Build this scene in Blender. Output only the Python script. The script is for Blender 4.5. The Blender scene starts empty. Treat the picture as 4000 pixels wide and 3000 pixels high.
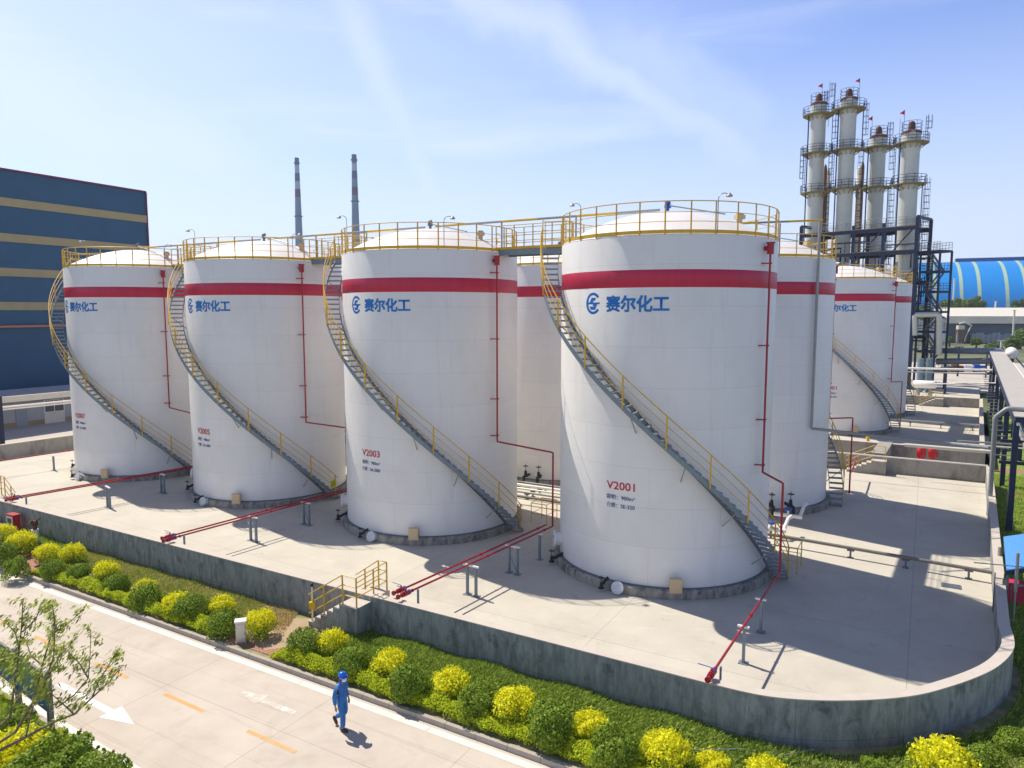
import bpy, bmesh, math, random
import numpy as np
from mathutils import Vector, Matrix
R = math.radians
rng = np.random.default_rng(7); random.seed(7)
scene = bpy.context.scene
COL = scene.collection

# ------------------------------------------------------------------ camera
F, PITCH, CH = 2807.8, R(5.777), 11.02          # focal length in photo pixels, downward tilt, height
cam = bpy.data.cameras.new('camera'); cam.sensor_width = 36.0; cam.lens = F/4000*36
cam.clip_start = 0.1; cam.clip_end = 8000
co = bpy.data.objects.new('camera', cam); COL.objects.link(co)
co.location = (0, 0, CH); co.rotation_euler = (R(90)-PITCH, 0, 0)
scene.camera = co
# ------------------------------------------------------------------ light
SUN_AZ, SUN_EL = R(136.7), R(55.0)               # azimuth measured from +X towards +Y
w = bpy.data.worlds.new('World'); scene.world = w; w.use_nodes = True
nt = w.node_tree; nt.nodes.clear()
N = nt.nodes.new; L = nt.links.new
sky = N('ShaderNodeTexSky'); sky.sky_type = 'NISHITA'; sky.sun_disc = False
sky.sun_elevation = SUN_EL; sky.sun_rotation = R(90)-SUN_AZ
sky.air_density = 1.0; sky.dust_density = 1.2; sky.ozone_density = 3.0; sky.altitude = 50
tc = N('ShaderNodeTexCoord')
def cirrus(rot, scl, nscale, lo, hi, detail=5):
    mp = N('ShaderNodeMapping'); mp.inputs['Rotation'].default_value = rot; mp.inputs['Scale'].default_value = scl
    L(tc.outputs['Generated'], mp.inputs['Vector'])
    n = N('ShaderNodeTexNoise'); n.inputs['Scale'].default_value = nscale; n.inputs['Detail'].default_value = detail
    n.inputs['Roughness'].default_value = .52; n.inputs['Distortion'].default_value = .35
    L(mp.outputs['Vector'], n.inputs['Vector'])
    mr = N('ShaderNodeMapRange'); mr.interpolation_type = 'SMOOTHSTEP'
    mr.inputs['From Min'].default_value = lo; mr.inputs['From Max'].default_value = hi
    L(n.outputs['Fac'], mr.inputs['Value']); return mr.outputs['Result']
a = cirrus((0, R(38), R(20)), (1.0, 2.2, 5.5), 1.5, .50, .92)
b = cirrus((R(10), R(52), R(0)), (.8, 1.5, 7.5), 2.3, .56, .95, 7)
def streak(pa, pb, wid, amt, ns):
    "a long cloud streak lying along the great circle through two directions in the sky"
    def dr(p): a_, b_ = (p[0]-2000)/F, (p[1]-1500)/F; return Vector((a_, math.cos(PITCH)-b_*math.sin(PITCH), -math.sin(PITCH)-b_*math.cos(PITCH))).normalized()
    n_ = dr(pa).cross(dr(pb)).normalized(); mid = (dr(pa)+dr(pb)).normalized(); half = math.acos(max(-1, min(1, dr(pa).dot(mid))))
    def dot(v): q = N('ShaderNodeVectorMath'); q.operation = 'DOT_PRODUCT'; L(tc.outputs['Generated'], q.inputs[0]); q.inputs[1].default_value = v; return q.outputs['Value']
    nz = N('ShaderNodeTexNoise'); nz.inputs['Scale'].default_value = ns; nz.inputs['Detail'].default_value = 6; nz.inputs['Roughness'].default_value = .6; L(tc.outputs['Generated'], nz.inputs[0])
    w1 = N('ShaderNodeMath'); w1.operation = 'MULTIPLY_ADD'; L(nz.outputs[0], w1.inputs[0]); w1.inputs[1].default_value = wid*2.4; L(dot(n_), w1.inputs[2])
    w2 = N('ShaderNodeMath'); w2.operation = 'SUBTRACT'; L(w1.outputs[0], w2.inputs[0]); w2.inputs[1].default_value = wid*1.2
    w3 = N('ShaderNodeMath'); w3.operation = 'ABSOLUTE'; L(w2.outputs[0], w3.inputs[0])
    m_ = N('ShaderNodeMapRange'); m_.interpolation_type = 'SMOOTHSTEP'; m_.inputs[1].default_value = wid; m_.inputs[2].default_value = 0; L(w3.outputs[0], m_.inputs[0])
    e_ = N('ShaderNodeMapRange'); e_.interpolation_type = 'SMOOTHSTEP'; e_.inputs[1].default_value = math.cos(half*1.25); e_.inputs[2].default_value = math.cos(half*.55); L(dot(mid), e_.inputs[0])
    p_ = N('ShaderNodeMath'); p_.operation = 'MULTIPLY'; L(m_.outputs[0], p_.inputs[0]); L(e_.outputs[0], p_.inputs[1])
    k_ = N('ShaderNodeMath'); k_.operation = 'MULTIPLY'; L(p_.outputs[0], k_.inputs[0]); k_.inputs[1].default_value = amt; return k_.outputs[0]
mx = N('ShaderNodeMath'); mx.operation = 'MAXIMUM'; L(a, mx.inputs[0]); L(b, mx.inputs[1])
for args in (((1500, -250), (3150, 720), .055, .58, 6.), ((1250, -150), (1800, 1000), .036, .38, 4.), ((2300, 150), (3300, 800), .09, .38, 7.), ((-400, 150), (1000, 700), .09, .35, 4.), ((700, 1100), (4300, 880), .055, .7, 5.)):
    m0 = N('ShaderNodeMath'); m0.operation = 'MAXIMUM'; L(mx.outputs[0], m0.inputs[0]); L(streak(*args), m0.inputs[1]); mx = m0
# pale band of thin cloud near the horizon, plus milky brightness on the sun's side
sep = N('ShaderNodeSeparateXYZ'); L(tc.outputs['Generated'], sep.inputs[0])
hz = N('ShaderNodeMapRange'); hz.inputs['From Min'].default_value = .34; hz.inputs['From Max'].default_value = -.02
hz.inputs['To Min'].default_value = 0; hz.inputs['To Max'].default_value = .95; L(sep.outputs['Z'], hz.inputs['Value'])
sd = N('ShaderNodeMapRange'); sd.inputs['From Min'].default_value = .55; sd.inputs['From Max'].default_value = -.65
sd.inputs['To Min'].default_value = 0; sd.inputs['To Max'].default_value = .5; L(sep.outputs['X'], sd.inputs['Value'])
m1 = N('ShaderNodeMath'); m1.operation = 'MULTIPLY'; m1.inputs[1].default_value = .72; L(mx.outputs[0], m1.inputs[0])
m2 = N('ShaderNodeMath'); m2.operation = 'ADD'; L(m1.outputs[0], m2.inputs[0]); L(sd.outputs[0], m2.inputs[1])
m3 = N('ShaderNodeMath'); m3.operation = 'MAXIMUM'; L(m2.outputs[0], m3.inputs[0]); L(hz.outputs[0], m3.inputs[1]); m3.use_clamp = True
mix = N('ShaderNodeMix'); mix.data_type = 'RGBA'; L(m3.outputs[0], mix.inputs[0])
tint = N('ShaderNodeMix'); tint.data_type = 'RGBA'; tint.blend_type = 'MULTIPLY'; tint.inputs[0].default_value = 1
tint.inputs[7].default_value = (1.06, 1.10, 1.42, 1); L(sky.outputs[0], tint.inputs[6])
L(tint.outputs[2], mix.inputs[6]); mix.inputs[7].default_value = (6.3, 7.1, 8.5, 1)
zd = N('ShaderNodeMapRange'); zd.interpolation_type = 'SMOOTHSTEP'; zd.inputs['From Min'].default_value = .30; zd.inputs['From Max'].default_value = .75
zd.inputs['To Min'].default_value = 0; zd.inputs['To Max'].default_value = 1; L(sep.outputs['Z'], zd.inputs['Value'])      # deeper blue, darker zenith
zm = N('ShaderNodeMix'); zm.data_type = 'RGBA'; zm.blend_type = 'MULTIPLY'; zm.inputs[0].default_value = 1; zc = N('ShaderNodeMix'); zc.data_type = 'RGBA'; zc.inputs[6].default_value = (1, 1, 1, 1); zc.inputs[7].default_value = (.20, .25, .36, 1); L(zd.outputs[0], zc.inputs[0])
L(mix.outputs[2], zm.inputs[6]); L(zc.outputs[2], zm.inputs[7])
bg = N('ShaderNodeBackground'); bg.inputs['Strength'].default_value = .105; L(zm.outputs[2], bg.inputs[0])
wo = N('ShaderNodeOutputWorld'); L(bg.outputs[0], wo.inputs[0])
sl = bpy.data.lights.new('sun', 'SUN'); sl.energy = 4.2; sl.angle = R(.5); sl.color = (1, .92, .80)
so = bpy.data.objects.new('sun', sl); COL.objects.link(so)
sdv = Vector((math.cos(SUN_EL)*math.cos(SUN_AZ), math.cos(SUN_EL)*math.sin(SUN_AZ), math.sin(SUN_EL)))
so.rotation_euler = sdv.to_track_quat('Z', 'Y').to_euler(); so.location = (-40, 40, 60)
vs = scene.view_settings; vs.view_transform = 'Standard'; vs.look = 'None'; vs.gamma = 1; vs.exposure = 0.40
scene.cycles.max_bounces = 6; scene.cycles.diffuse_bounces = 4; scene.cycles.transparent_max_bounces = 6

# ------------------------------------------------------------------ measuring helpers
def at(px, py, Y):
    "world point seen at photo pixel (px, py) at forward distance Y"
    a_, b_ = (px-2000)/F, (py-1500)/F
    d = (a_, math.cos(PITCH)-b_*math.sin(PITCH), -math.sin(PITCH)-b_*math.cos(PITCH)); t = Y/d[1]
    return Vector((d[0]*t, Y, CH+d[2]*t))
def gz(px, py, z):
    "world point seen at photo pixel on the level z"
    a_, b_ = (px-2000)/F, (py-1500)/F
    d = (a_, math.cos(PITCH)-b_*math.sin(PITCH), -math.sin(PITCH)-b_*math.cos(PITCH)); t = (z-CH)/d[2]
    return Vector((d[0]*t, d[1]*t, z))
U = Vector((.8665, -.4992, 0)); V = Vector((.539, .842, 0)).normalized(); NU = Vector((-.4992, -.8665, 0))  # row, column, outward of the front wall
UA = math.atan2(U.y, U.x); VA = math.atan2(V.y, V.x)

# ------------------------------------------------------------------ materials
MATS = {}
def mat(name, col, rough=.6, metal=0., var=.0, vscale=2., bump=0., bscale=30., stretch=None, col2=None, lo=.4, hi=.65, island=0., spec=.5):
    if name in MATS: return MATS[name]
    m = bpy.data.materials.new(name); m.use_nodes = True; n = m.node_tree.nodes; l = m.node_tree.links.new
    p = n['Principled BSDF']; p.inputs['Base Color'].default_value = (*col, 1); p.inputs['Roughness'].default_value = rough
    p.inputs['Metallic'].default_value = metal; p.inputs['Specular IOR Level'].default_value = spec
    MATS[name] = m
    out = None
    if var or col2 or bump:
        t = n.new('ShaderNodeTexCoord'); mp = n.new('ShaderNodeMapping'); l(t.outputs['Object'], mp.inputs[0])
        if stretch: mp.inputs['Scale'].default_value = stretch
    if col2:
        no = n.new('ShaderNodeTexNoise'); no.inputs['Scale'].default_value = vscale; no.inputs['Detail'].default_value = 6; no.inputs['Roughness'].default_value = .6
        l(mp.outputs[0], no.inputs[0]); mr = n.new('ShaderNodeMapRange'); mr.inputs[1].default_value = lo; mr.inputs[2].default_value = hi; l(no.outputs[0], mr.inputs[0])
        mi = n.new('ShaderNodeMix'); mi.data_type = 'RGBA'; mi.inputs[6].default_value = (*col, 1); mi.inputs[7].default_value = (*col2, 1); l(mr.outputs[0], mi.inputs[0]); out = mi.outputs[2]
    if var:
        no = n.new('ShaderNodeTexNoise'); no.inputs['Scale'].default_value = vscale*1.7; no.inputs['Detail'].default_value = 8; no.inputs['Roughness'].default_value = .65
        l(mp.outputs[0], no.inputs[0]); mr = n.new('ShaderNodeMapRange'); mr.inputs[1].default_value = .25; mr.inputs[2].default_value = .75
        mr.inputs[3].default_value = 1-var; mr.inputs[4].default_value = 1+var; l(no.outputs[0], mr.inputs[0])
        mu = n.new('ShaderNodeMix'); mu.data_type = 'RGBA'; mu.blend_type = 'MULTIPLY'; mu.inputs[0].default_value = 1
        if out: l(out, mu.inputs[6])
        else: mu.inputs[6].default_value = (*col, 1)
        l(mr.outputs[0], mu.inputs[7]); out = mu.outputs[2]
    if island:
        g = n.new('ShaderNodeNewGeometry'); mr = n.new('ShaderNodeMapRange'); mr.inputs[3].default_value = 1-island; mr.inputs[4].default_value = 1+island
        l(g.outputs['Random Per Island'], mr.inputs[0]); mu = n.new('ShaderNodeMix'); mu.data_type = 'RGBA'; mu.blend_type = 'MULTIPLY'; mu.inputs[0].default_value = 1
        if out: l(out, mu.inputs[6])
        else: mu.inputs[6].default_value = (*col, 1)
        l(mr.outputs[0], mu.inputs[7]); out = mu.outputs[2]
    if out: l(out, p.inputs['Base Color'])
    if bump:
        no = n.new('ShaderNodeTexNoise'); no.inputs['Scale'].default_value = bscale; no.inputs['Detail'].default_value = 5; l(mp.outputs[0], no.inputs[0])
        bu = n.new('ShaderNodeBump'); bu.inputs['Strength'].default_value = bump; bu.inputs['Distance'].default_value = .02; l(no.outputs[0], bu.inputs['Height']); l(bu.outputs[0], p.inputs['Normal'])
    return m
def brick_over(m, wd, ht, mortar, dark, rotz=0., use_uv=False, offs=.5):
    "multiply the base colour by thin joint lines"
    n = m.node_tree.nodes; l = m.node_tree.links.new; p = n['Principled BSDF']
    t = n.new('ShaderNodeTexCoord'); mp = n.new('ShaderNodeMapping'); mp.inputs['Rotation'].default_value = (0, 0, rotz)
    l(t.outputs['UV' if use_uv else 'Object'], mp.inputs[0])
    br = n.new('ShaderNodeTexBrick'); br.inputs['Scale'].default_value = 1; br.inputs['Brick Width'].default_value = wd; br.inputs['Row Height'].default_value = ht
    br.inputs['Mortar Size'].default_value = mortar; br.inputs['Mortar Smooth'].default_value = .3; br.offset = offs
    br.inputs['Color1'].default_value = (1, 1, 1, 1); br.inputs['Color2'].default_value = (.965, .965, .965, 1); br.inputs['Mortar'].default_value = (dark, dark, dark, 1)
    l(mp.outputs[0], br.inputs[0])
    mu = n.new('ShaderNodeMix'); mu.data_type = 'RGBA'; mu.blend_type = 'MULTIPLY'; mu.inputs[0].default_value = 1
    if p.inputs['Base Color'].links: l(p.inputs['Base Color'].links[0].from_socket, mu.inputs[6])
    else: mu.inputs[6].default_value = p.inputs['Base Color'].default_value
    l(br.outputs[0], mu.inputs[7]); l(mu.outputs[2], p.inputs['Base Color'])
    return m
deck_m = brick_over(mat('deck_concrete', (.59, .55, .46), .85, var=.06, vscale=.35, bump=.15, bscale=40, col2=(.52, .48, .395), lo=.35, hi=.8), 9.3, 5.4, .012, .62, -UA, offs=0)
road_m = brick_over(mat('road_concrete', (.585, .515, .43), .85, var=.07, vscale=.5, bump=.15, bscale=50, col2=(.50, .43, .35), lo=.4, hi=.8), 4.9, 4.3, .010, .6, -UA, offs=0)
wall_m = mat('dike_concrete', (.31, .325, .31), .9, var=.25, vscale=2.4, bump=.5, bscale=9, stretch=(1.6, 1.6, .5), col2=(.13, .148, .15), lo=.44, hi=.78)
cope_m = mat('dike_coping_concrete', (.56, .50, .43), .85, var=.08, vscale=1.5, bump=.2, bscale=30)
plinth_m = mat('plinth_concrete', (.36, .335, .29), .9, var=.3, vscale=2, bump=.4, bscale=12, stretch=(1.6, 1.6, .5), col2=(.13, .13, .125), lo=.45, hi=.7)
cwall_m = mat('clean_dike_concrete', (.34, .32, .29), .9, var=.12, vscale=1.2, bump=.2, bscale=14)
white_m = mat('white_tank_paint', (.82, .80, .765), .42, var=.035, vscale=.5, bump=.05, bscale=1.3, stretch=(1, 1, .45))
brick_over(white_m, 5.65, 1.55, .008, .79, 0, True)
roof_m = mat('white_roof_paint', (.82, .79, .75), .45, var=.05, vscale=1.0, bump=.08, bscale=3)
red_band_m = mat('red_band_paint', (.50, .012, .055), .42, var=.12, vscale=1.2, stretch=(1.5, 1.5, .25))
blue_letter_m = mat('blue_letter_paint', (.002, .17, .55), .45)
red_letter_m = mat('red_letter_paint', (.55, .01, .035), .45)
navy_letter_m = mat('navy_letter_paint', (.03, .06, .25), .45)
yel_m = mat('yellow_rail_paint', (.66, .40, .02), .45, var=.18, vscale=5)
galv_m = mat('galvanised_steel', (.20, .25, .29), .5, .25, var=.2, vscale=6)
dgalv_m = mat('dark_steel', (.16, .18, .20), .55, .2, var=.2, vscale=6)
grey_pipe_m = mat('grey_pipe_paint', (.30, .31, .31), .45, .1, var=.1, vscale=3)
pale_pipe_m = mat('pale_insulated_pipe', (.55, .56, .50), .4, .2, var=.1, vscale=2)
red_pipe_m = mat('red_pipe_paint', (.36, .012, .025), .4, var=.12, vscale=4)
tan_m = mat('tan_box_paint', (.62, .47, .28), .5, var=.06, vscale=4)
navy_m = mat('navy_steel_paint', (.010, .022, .07), .5, var=.2, vscale=1.5)
valve_blue_m = mat('blue_valve_paint', (.01, .08, .42), .4)
black_m = mat('black_rubber', (.02, .02, .022), .6)
rust_m = mat('rust_brown', (.15, .06, .035), .8, var=.3, vscale=4)
brown_m = mat('brown_pipe', (.20, .11, .05), .6, var=.2, vscale=2)
col_m = mat('column_grey_white', (.56, .575, .53), .45, var=.06, vscale=.6)
olive_m = mat('olive_platform_edge', (.26, .215, .08), .6, var=.2, vscale=2)
flag_m = mat('red_flag_cloth', (.75, .03, .10), .7)
cream_m = mat('cream_paint', (.70, .66, .56), .6, var=.08, vscale=.6)

def stains(m, scale, lo, hi, mul, stretch=(1, 1, 1), detail=9, rotz=0.):
    "irregular stains: multiply the base colour inside the blotches of one noise"
    n = m.node_tree.nodes; l = m.node_tree.links.new; p = n['Principled BSDF']; t = n.new('ShaderNodeTexCoord'); mp = n.new('ShaderNodeMapping'); mp.inputs['Scale'].default_value = stretch; mp.inputs['Location'].default_value = (3.1, 7.7, 1.3); m0 = n.new('ShaderNodeMapping'); m0.inputs['Rotation'].default_value = (0, 0, rotz); l(t.outputs['Object'], m0.inputs[0]); l(m0.outputs[0], mp.inputs[0])
    no = n.new('ShaderNodeTexNoise'); no.inputs['Scale'].default_value = scale; no.inputs['Detail'].default_value = detail; no.inputs['Roughness'].default_value = .7; no.inputs['Distortion'].default_value = .6; l(mp.outputs[0], no.inputs[0])
    mr = n.new('ShaderNodeMapRange'); mr.inputs[1].default_value = lo; mr.inputs[2].default_value = hi; l(no.outputs[0], mr.inputs[0]); mu = n.new('ShaderNodeMix'); mu.data_type = 'RGBA'; mu.blend_type = 'MULTIPLY'; l(mr.outputs[0], mu.inputs[0]); mu.inputs[7].default_value = (*mul, 1)
    if p.inputs['Base Color'].links: l(p.inputs['Base Color'].links[0].from_socket, mu.inputs[6])
    else: mu.inputs[6].default_value = p.inputs['Base Color'].default_value
    l(mu.outputs[2], p.inputs['Base Color']); return m
stains(wall_m, 1.3, .54, .66, (.52, .55, .54), (1.2, 1.2, 1.), 12); stains(wall_m, 9, .67, .70, (2., 1.9, 1.8), (1, 1, 1.2)); stains(wall_m, 2.2, .60, .70, (1.45, 1.5, 1.45), (4, 4, .25)); stains(wall_m, 3.0, .57, .70, (.55, .57, .57), (5, 5, .35)); stains(wall_m, 2.6, .62, .70, (1.4, 1.42, 1.38), (7, 7, .22))
stains(deck_m, .22, .50, .72, (.84, .83, .81)); stains(deck_m, 1.1, .62, .72, (.74, .71, .68)); stains(deck_m, 5, .68, .74, (.7, .67, .64)); stains(deck_m, .6, .60, .66, (1.10, 1.09, 1.07), (1, 4, 1)); stains(deck_m, .8, .63, .69, (.86, .85, .83), (.3, 4, 1), 6, -VA); stains(road_m, .5, .55, .72, (.85, .83, .80)); stains(road_m, 3, .66, .72, (.75, .72, .68)); stains(road_m, .9, .62, .72, (.84, .82, .80), (.10, 3.4, 1), 5, -UA); stains(road_m, .7, .60, .66, (.90, .885, .87), (.06, 5.5, 1), 4, -UA); stains(white_m, .9, .55, .75, (.90, .885, .86), (1.8, 1.8, .16)); stains(white_m, 3.2, .66, .74, (.80, .74, .66), (2.2, 2.2, .22)); stains(white_m, .35, .5, .7, (.95, .94, .92)); stains(plinth_m, 1.6, .55, .65, (.45, .45, .43), (1.5, 1.5, .6)); stains(red_band_m, 3, .6, .66, (1.25, 1.6, 1.5), (2.5, 2.5, .12)); stains(cwall_m, .8, .5, .65, (.62, .63, .62), (1.2, 1.2, .5))
def form_lines(m, wd, ht, dark):
    "formwork joints on a wall that runs along the tank row"
    n = m.node_tree.nodes; l = m.node_tree.links.new; p = n['Principled BSDF']; t = n.new('ShaderNodeTexCoord'); a_ = n.new('ShaderNodeMapping'); a_.inputs['Rotation'].default_value = (0, 0, -UA); b_ = n.new('ShaderNodeMapping'); b_.inputs['Rotation'].default_value = (R(-90), 0, 0)
    l(t.outputs['Object'], a_.inputs[0]); l(a_.outputs[0], b_.inputs[0]); br = n.new('ShaderNodeTexBrick'); br.inputs['Scale'].default_value = 1; br.inputs['Brick Width'].default_value = wd; br.inputs['Row Height'].default_value = ht; br.inputs['Mortar Size'].default_value = .008; br.offset = 0
    br.inputs['Color1'].default_value = (1, 1, 1, 1); br.inputs['Color2'].default_value = (.93, .93, .93, 1); br.inputs['Mortar'].default_value = (dark, dark, dark, 1); l(b_.outputs[0], br.inputs[0]); mu = n.new('ShaderNodeMix'); mu.data_type = 'RGBA'; mu.blend_type = 'MULTIPLY'; mu.inputs[0].default_value = 1
    l(p.inputs['Base Color'].links[0].from_socket, mu.inputs[6]); l(br.outputs[0], mu.inputs[7]); l(mu.outputs[2], p.inputs['Base Color'])
form_lines(wall_m, 2.44, 3.0, .62)
# ------------------------------------------------------------------ mesh building
class MB:
    def __init__(s): s.v = []; s.f = []
    def add(s, vs_, fs): o = len(s.v); s.v += [tuple(x) for x in vs_]; s.f += [tuple(i+o for i in f) for f in fs]; return s
    def box(s, c, size, rz=0., m=None):
        hx, hy, hz_ = size[0]/2, size[1]/2, size[2]/2; ca, sa = math.cos(rz), math.sin(rz); vs_ = []
        for z in (-hz_, hz_):
            for x, y in ((-hx, -hy), (hx, -hy), (hx, hy), (-hx, hy)): vs_.append((c[0]+x*ca-y*sa, c[1]+x*sa+y*ca, c[2]+z))
        return s.add(vs_, [(0, 3, 2, 1), (4, 5, 6, 7), (0, 1, 5, 4), (1, 2, 6, 5), (2, 3, 7, 6), (3, 0, 4, 7)])
    def bar(s, p, q, w_, h_=None, up=(0, 0, 1)):
        p, q = Vector(p), Vector(q); h_ = h_ or w_; d = (q-p).normalized(); up = Vector(up)
        if abs(d.dot(up)) > .98: up = Vector((math.cos(UA), math.sin(UA), 0))
        a_ = d.cross(up).normalized()*w_/2; b_ = a_.cross(d).normalized()*h_/2
        vs_ = [e+x for e in (p, q) for x in (-a_-b_, a_-b_, a_+b_, -a_+b_)]
        return s.add(vs_, [(0, 3, 2, 1), (4, 5, 6, 7), (0, 1, 5, 4), (1, 2, 6, 5), (2, 3, 7, 6), (3, 0, 4, 7)])
    def tube(s, path, r, n=8, closed=False):
        P = [Vector(p) for p in path]; k = len(P); rs = r if isinstance(r, (list, tuple)) else [r]*k; base = len(s.v); ref = None
        for i, p in enumerate(P):
            if closed: d = P[(i+1) % k]-P[i-1]
            else: d = (P[min(i+1, k-1)]-P[max(i-1, 0)])
            d = d.normalized() if d.length > 1e-9 else Vector((0, 0, 1))
            if ref is None: ref = Vector((0, 0, 1)) if abs(d.z) < .9 else Vector((1, 0, 0))
            a_ = (ref-d*ref.dot(d)).normalized(); ref = a_; b_ = d.cross(a_)
            for j in range(n): t = 2*math.pi*j/n; s.v.append(tuple(p+(a_*math.cos(t)+b_*math.sin(t))*rs[i]))
        for i in range(k if closed else k-1):
            i2 = (i+1) % k
            for j in range(n): j2 = (j+1) % n; s.f.append((base+i*n+j, base+i*n+j2, base+i2*n+j2, base+i2*n+j))
        if not closed: s.f.append(tuple(base+j for j in reversed(range(n)))); s.f.append(tuple(base+(k-1)*n+j for j in range(n)))
        return s
    def lathe(s, prof, n=48, c=(0, 0, 0), a0=0., a1=360., caps=True):
        full = abs(a1-a0) >= 359.9; m_ = n if full else n+1; base = len(s.v)
        for r, z in prof:
            for j in range(m_): t = R(a0+(a1-a0)*j/n); s.v.append((c[0]+r*math.cos(t), c[1]+r*math.sin(t), c[2]+z))
        for i in range(len(prof)-1):
            for j in range(n): j2 = (j+1) % m_; s.f.append((base+i*m_+j, base+i*m_+j2, base+(i+1)*m_+j2, base+(i+1)*m_+j))
        if caps and full:
            if prof[0][0] > 1e-4: s.f.append(tuple(base+j for j in reversed(range(m_))))
            if prof[-1][0] > 1e-4: s.f.append(tuple(base+(len(prof)-1)*m_+j for j in range(m_)))
        return s
    def prism(s, poly, z0, z1):
        k = len(poly); vs_ = [(p[0], p[1], z0) for p in poly]+[(p[0], p[1], z1) for p in poly]
        return s.add(vs_, [tuple(reversed(range(k))), tuple(range(k, 2*k))]+[(i, (i+1) % k, k+(i+1) % k, k+i) for i in range(k)])
    def arcband(s, r0, r1, z0f, z1f, a0, a1, n):
        "swept rectangular section following a circle; z given as functions of the angle"
        base = len(s.v)
        for i in range(n+1):
            th = a0+(a1-a0)*i/n; t = R(th)
            for r, z in ((r0, z0f(th)), (r1, z0f(th)), (r1, z1f(th)), (r0, z1f(th))): s.v.append((r*math.cos(t), r*math.sin(t), z))
        for i in range(n):
            for j in range(4): j2 = (j+1) % 4; s.f.append((base+i*4+j, base+(i+1)*4+j, base+(i+1)*4+j2, base+i*4+j2))
        s.f.append((base, base+1, base+2, base+3)); e = base+n*4; s.f.append((e+3, e+2, e+1, e)); return s
    def build(s, name, m, parent=None, smooth=None, loc=None, fix=True):
        me = bpy.data.meshes.new(name); me.from_pydata(s.v, [], s.f); me.update()
        if fix:
            bm = bmesh.new(); bm.from_mesh(me); bmesh.ops.recalc_face_normals(bm, faces=bm.faces); bm.to_mesh(me); bm.free()
        if smooth:
            me.polygons.foreach_set('use_smooth', [True]*len(me.polygons)); me.set_sharp_from_angle(angle=R(smooth))
        me.materials.append(m); o = bpy.data.objects.new(name, me); COL.objects.link(o)
        if parent: o.parent = parent
        if loc is not None: o.location = loc
        return o
def tag(o, label=None, cat=None, group=None, kind=None):
    if label: o['label'] = label
    if cat: o['category'] = cat
    if group: o['group'] = group
    if kind: o['kind'] = kind
    return o
def thing(name, label, cat, loc=(0, 0, 0), rz=0., group=None):
    o = bpy.data.objects.new(name, None); COL.objects.link(o); o.location = loc; o.rotation_euler = (0, 0, rz)
    o.empty_display_size = .3; return tag(o, label, cat, group)
CH_CACHE = {}
def copy_tree(o, parent=None):
    c = o.copy(); COL.objects.link(c)
    if parent: c.parent = parent
    for ch in list(o.children): copy_tree(ch, c)
    return c

# ------------------------------------------------------------------ ground, road, deck
def sheet(name, poly, z, m, kind='structure'):
    b_ = MB(); b_.add([(p[0], p[1], z) for p in poly], [tuple(range(len(poly)))]); o = b_.build(name, m); 
    o.data.flip_normals() if o.data.polygons[0].normal.z < 0 else None
    return tag(o, kind=kind)
ground_m = mat('ground_earth', (.20, .19, .13), .95, var=.2, vscale=.05, col2=(.09, .12, .04), lo=.4, hi=.6)
sheet('ground', [(-3000, -200), (3000, -200), (3000, 5000), (-3000, 5000)], -.45, ground_m)
ky = lambda x: 17.54-.587*x          # far kerb (road side)
ny = lambda x: 10.56-.646*x          # near kerb
wy = lambda x: 21.43-.578*x          # outer face of the front wall
sheet('road', [(-70, ny(-70)), (26, ny(26)), (26, ky(26)), (-70, ky(-70))], -.35, road_m)
soil_m = mat('verge_soil', (.40, .31, .19), .95, var=.2, vscale=1.5, col2=(.17, .20, .06), lo=.38, hi=.6, bump=.5, bscale=12)
sheet('verge', [(-70, ky(-70)+.14), (26, ky(26)+.14), (60, 10), (60, 60), (-70, 63)], -.22, soil_m)
sheet('near_verge', [(-70, ny(-70)-.14), (26, ny(26)-.14), (20, -10), (-70, -10)], -.22, soil_m)
yard_m = brick_over(mat('yard_concrete', (.53, .48, .41), .9, var=.08, vscale=.3), 6, 6, .012, .6, -UA, offs=0)
sheet('yard', [(-120, 30), (-44.5, 46.4), (-22, 80), (60, 60), (36, 48), (31.4, 45.2), (60, 95), (140, 150), (-120, 200)], -.20, yard_m)
# outer outline of the bund at wall-top level
corner = [(5.21, 18.42), (6.66, 17.72), (8.38, 17.52), (10.27, 17.72), (11.79, 18.28), (13.19, 19.0), (14.17, 19.72), (14.9, 20.45), (15.4, 21.2), (15.75, 21.85)]
def smooth_path(P_, n=5):
    out = []
    for i in range(len(P_)-1):
        p0, p1, p2, p3 = [Vector(P_[max(0, min(len(P_)-1, j))]) for j in (i-1, i, i+1, i+2)]
        for k in range(n):
            t = k/n; q = .5*((2*p1)+(p2-p0)*t+(2*p0-5*p1+4*p2-p3)*t*t+(3*p1-p0-3*p2+p3)*t**3); out.append((q.x, q.y))
    return out+[P_[-1]]
corner = smooth_path(corner)
RW = lambda t: (15.75+.539*t, 21.85+.842*t)
front_left = (-42.7, wy(-42.7))
def offset_poly(path, d):
    out = []
    for i, p in enumerate(path):
        a_ = Vector(path[max(i-1, 0)]); c_ = Vector(path[min(i+1, len(path)-1)]); t = (c_-a_).normalized(); out.append((p[0]-t.y*d, p[1]+t.x*d))
    return out
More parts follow.
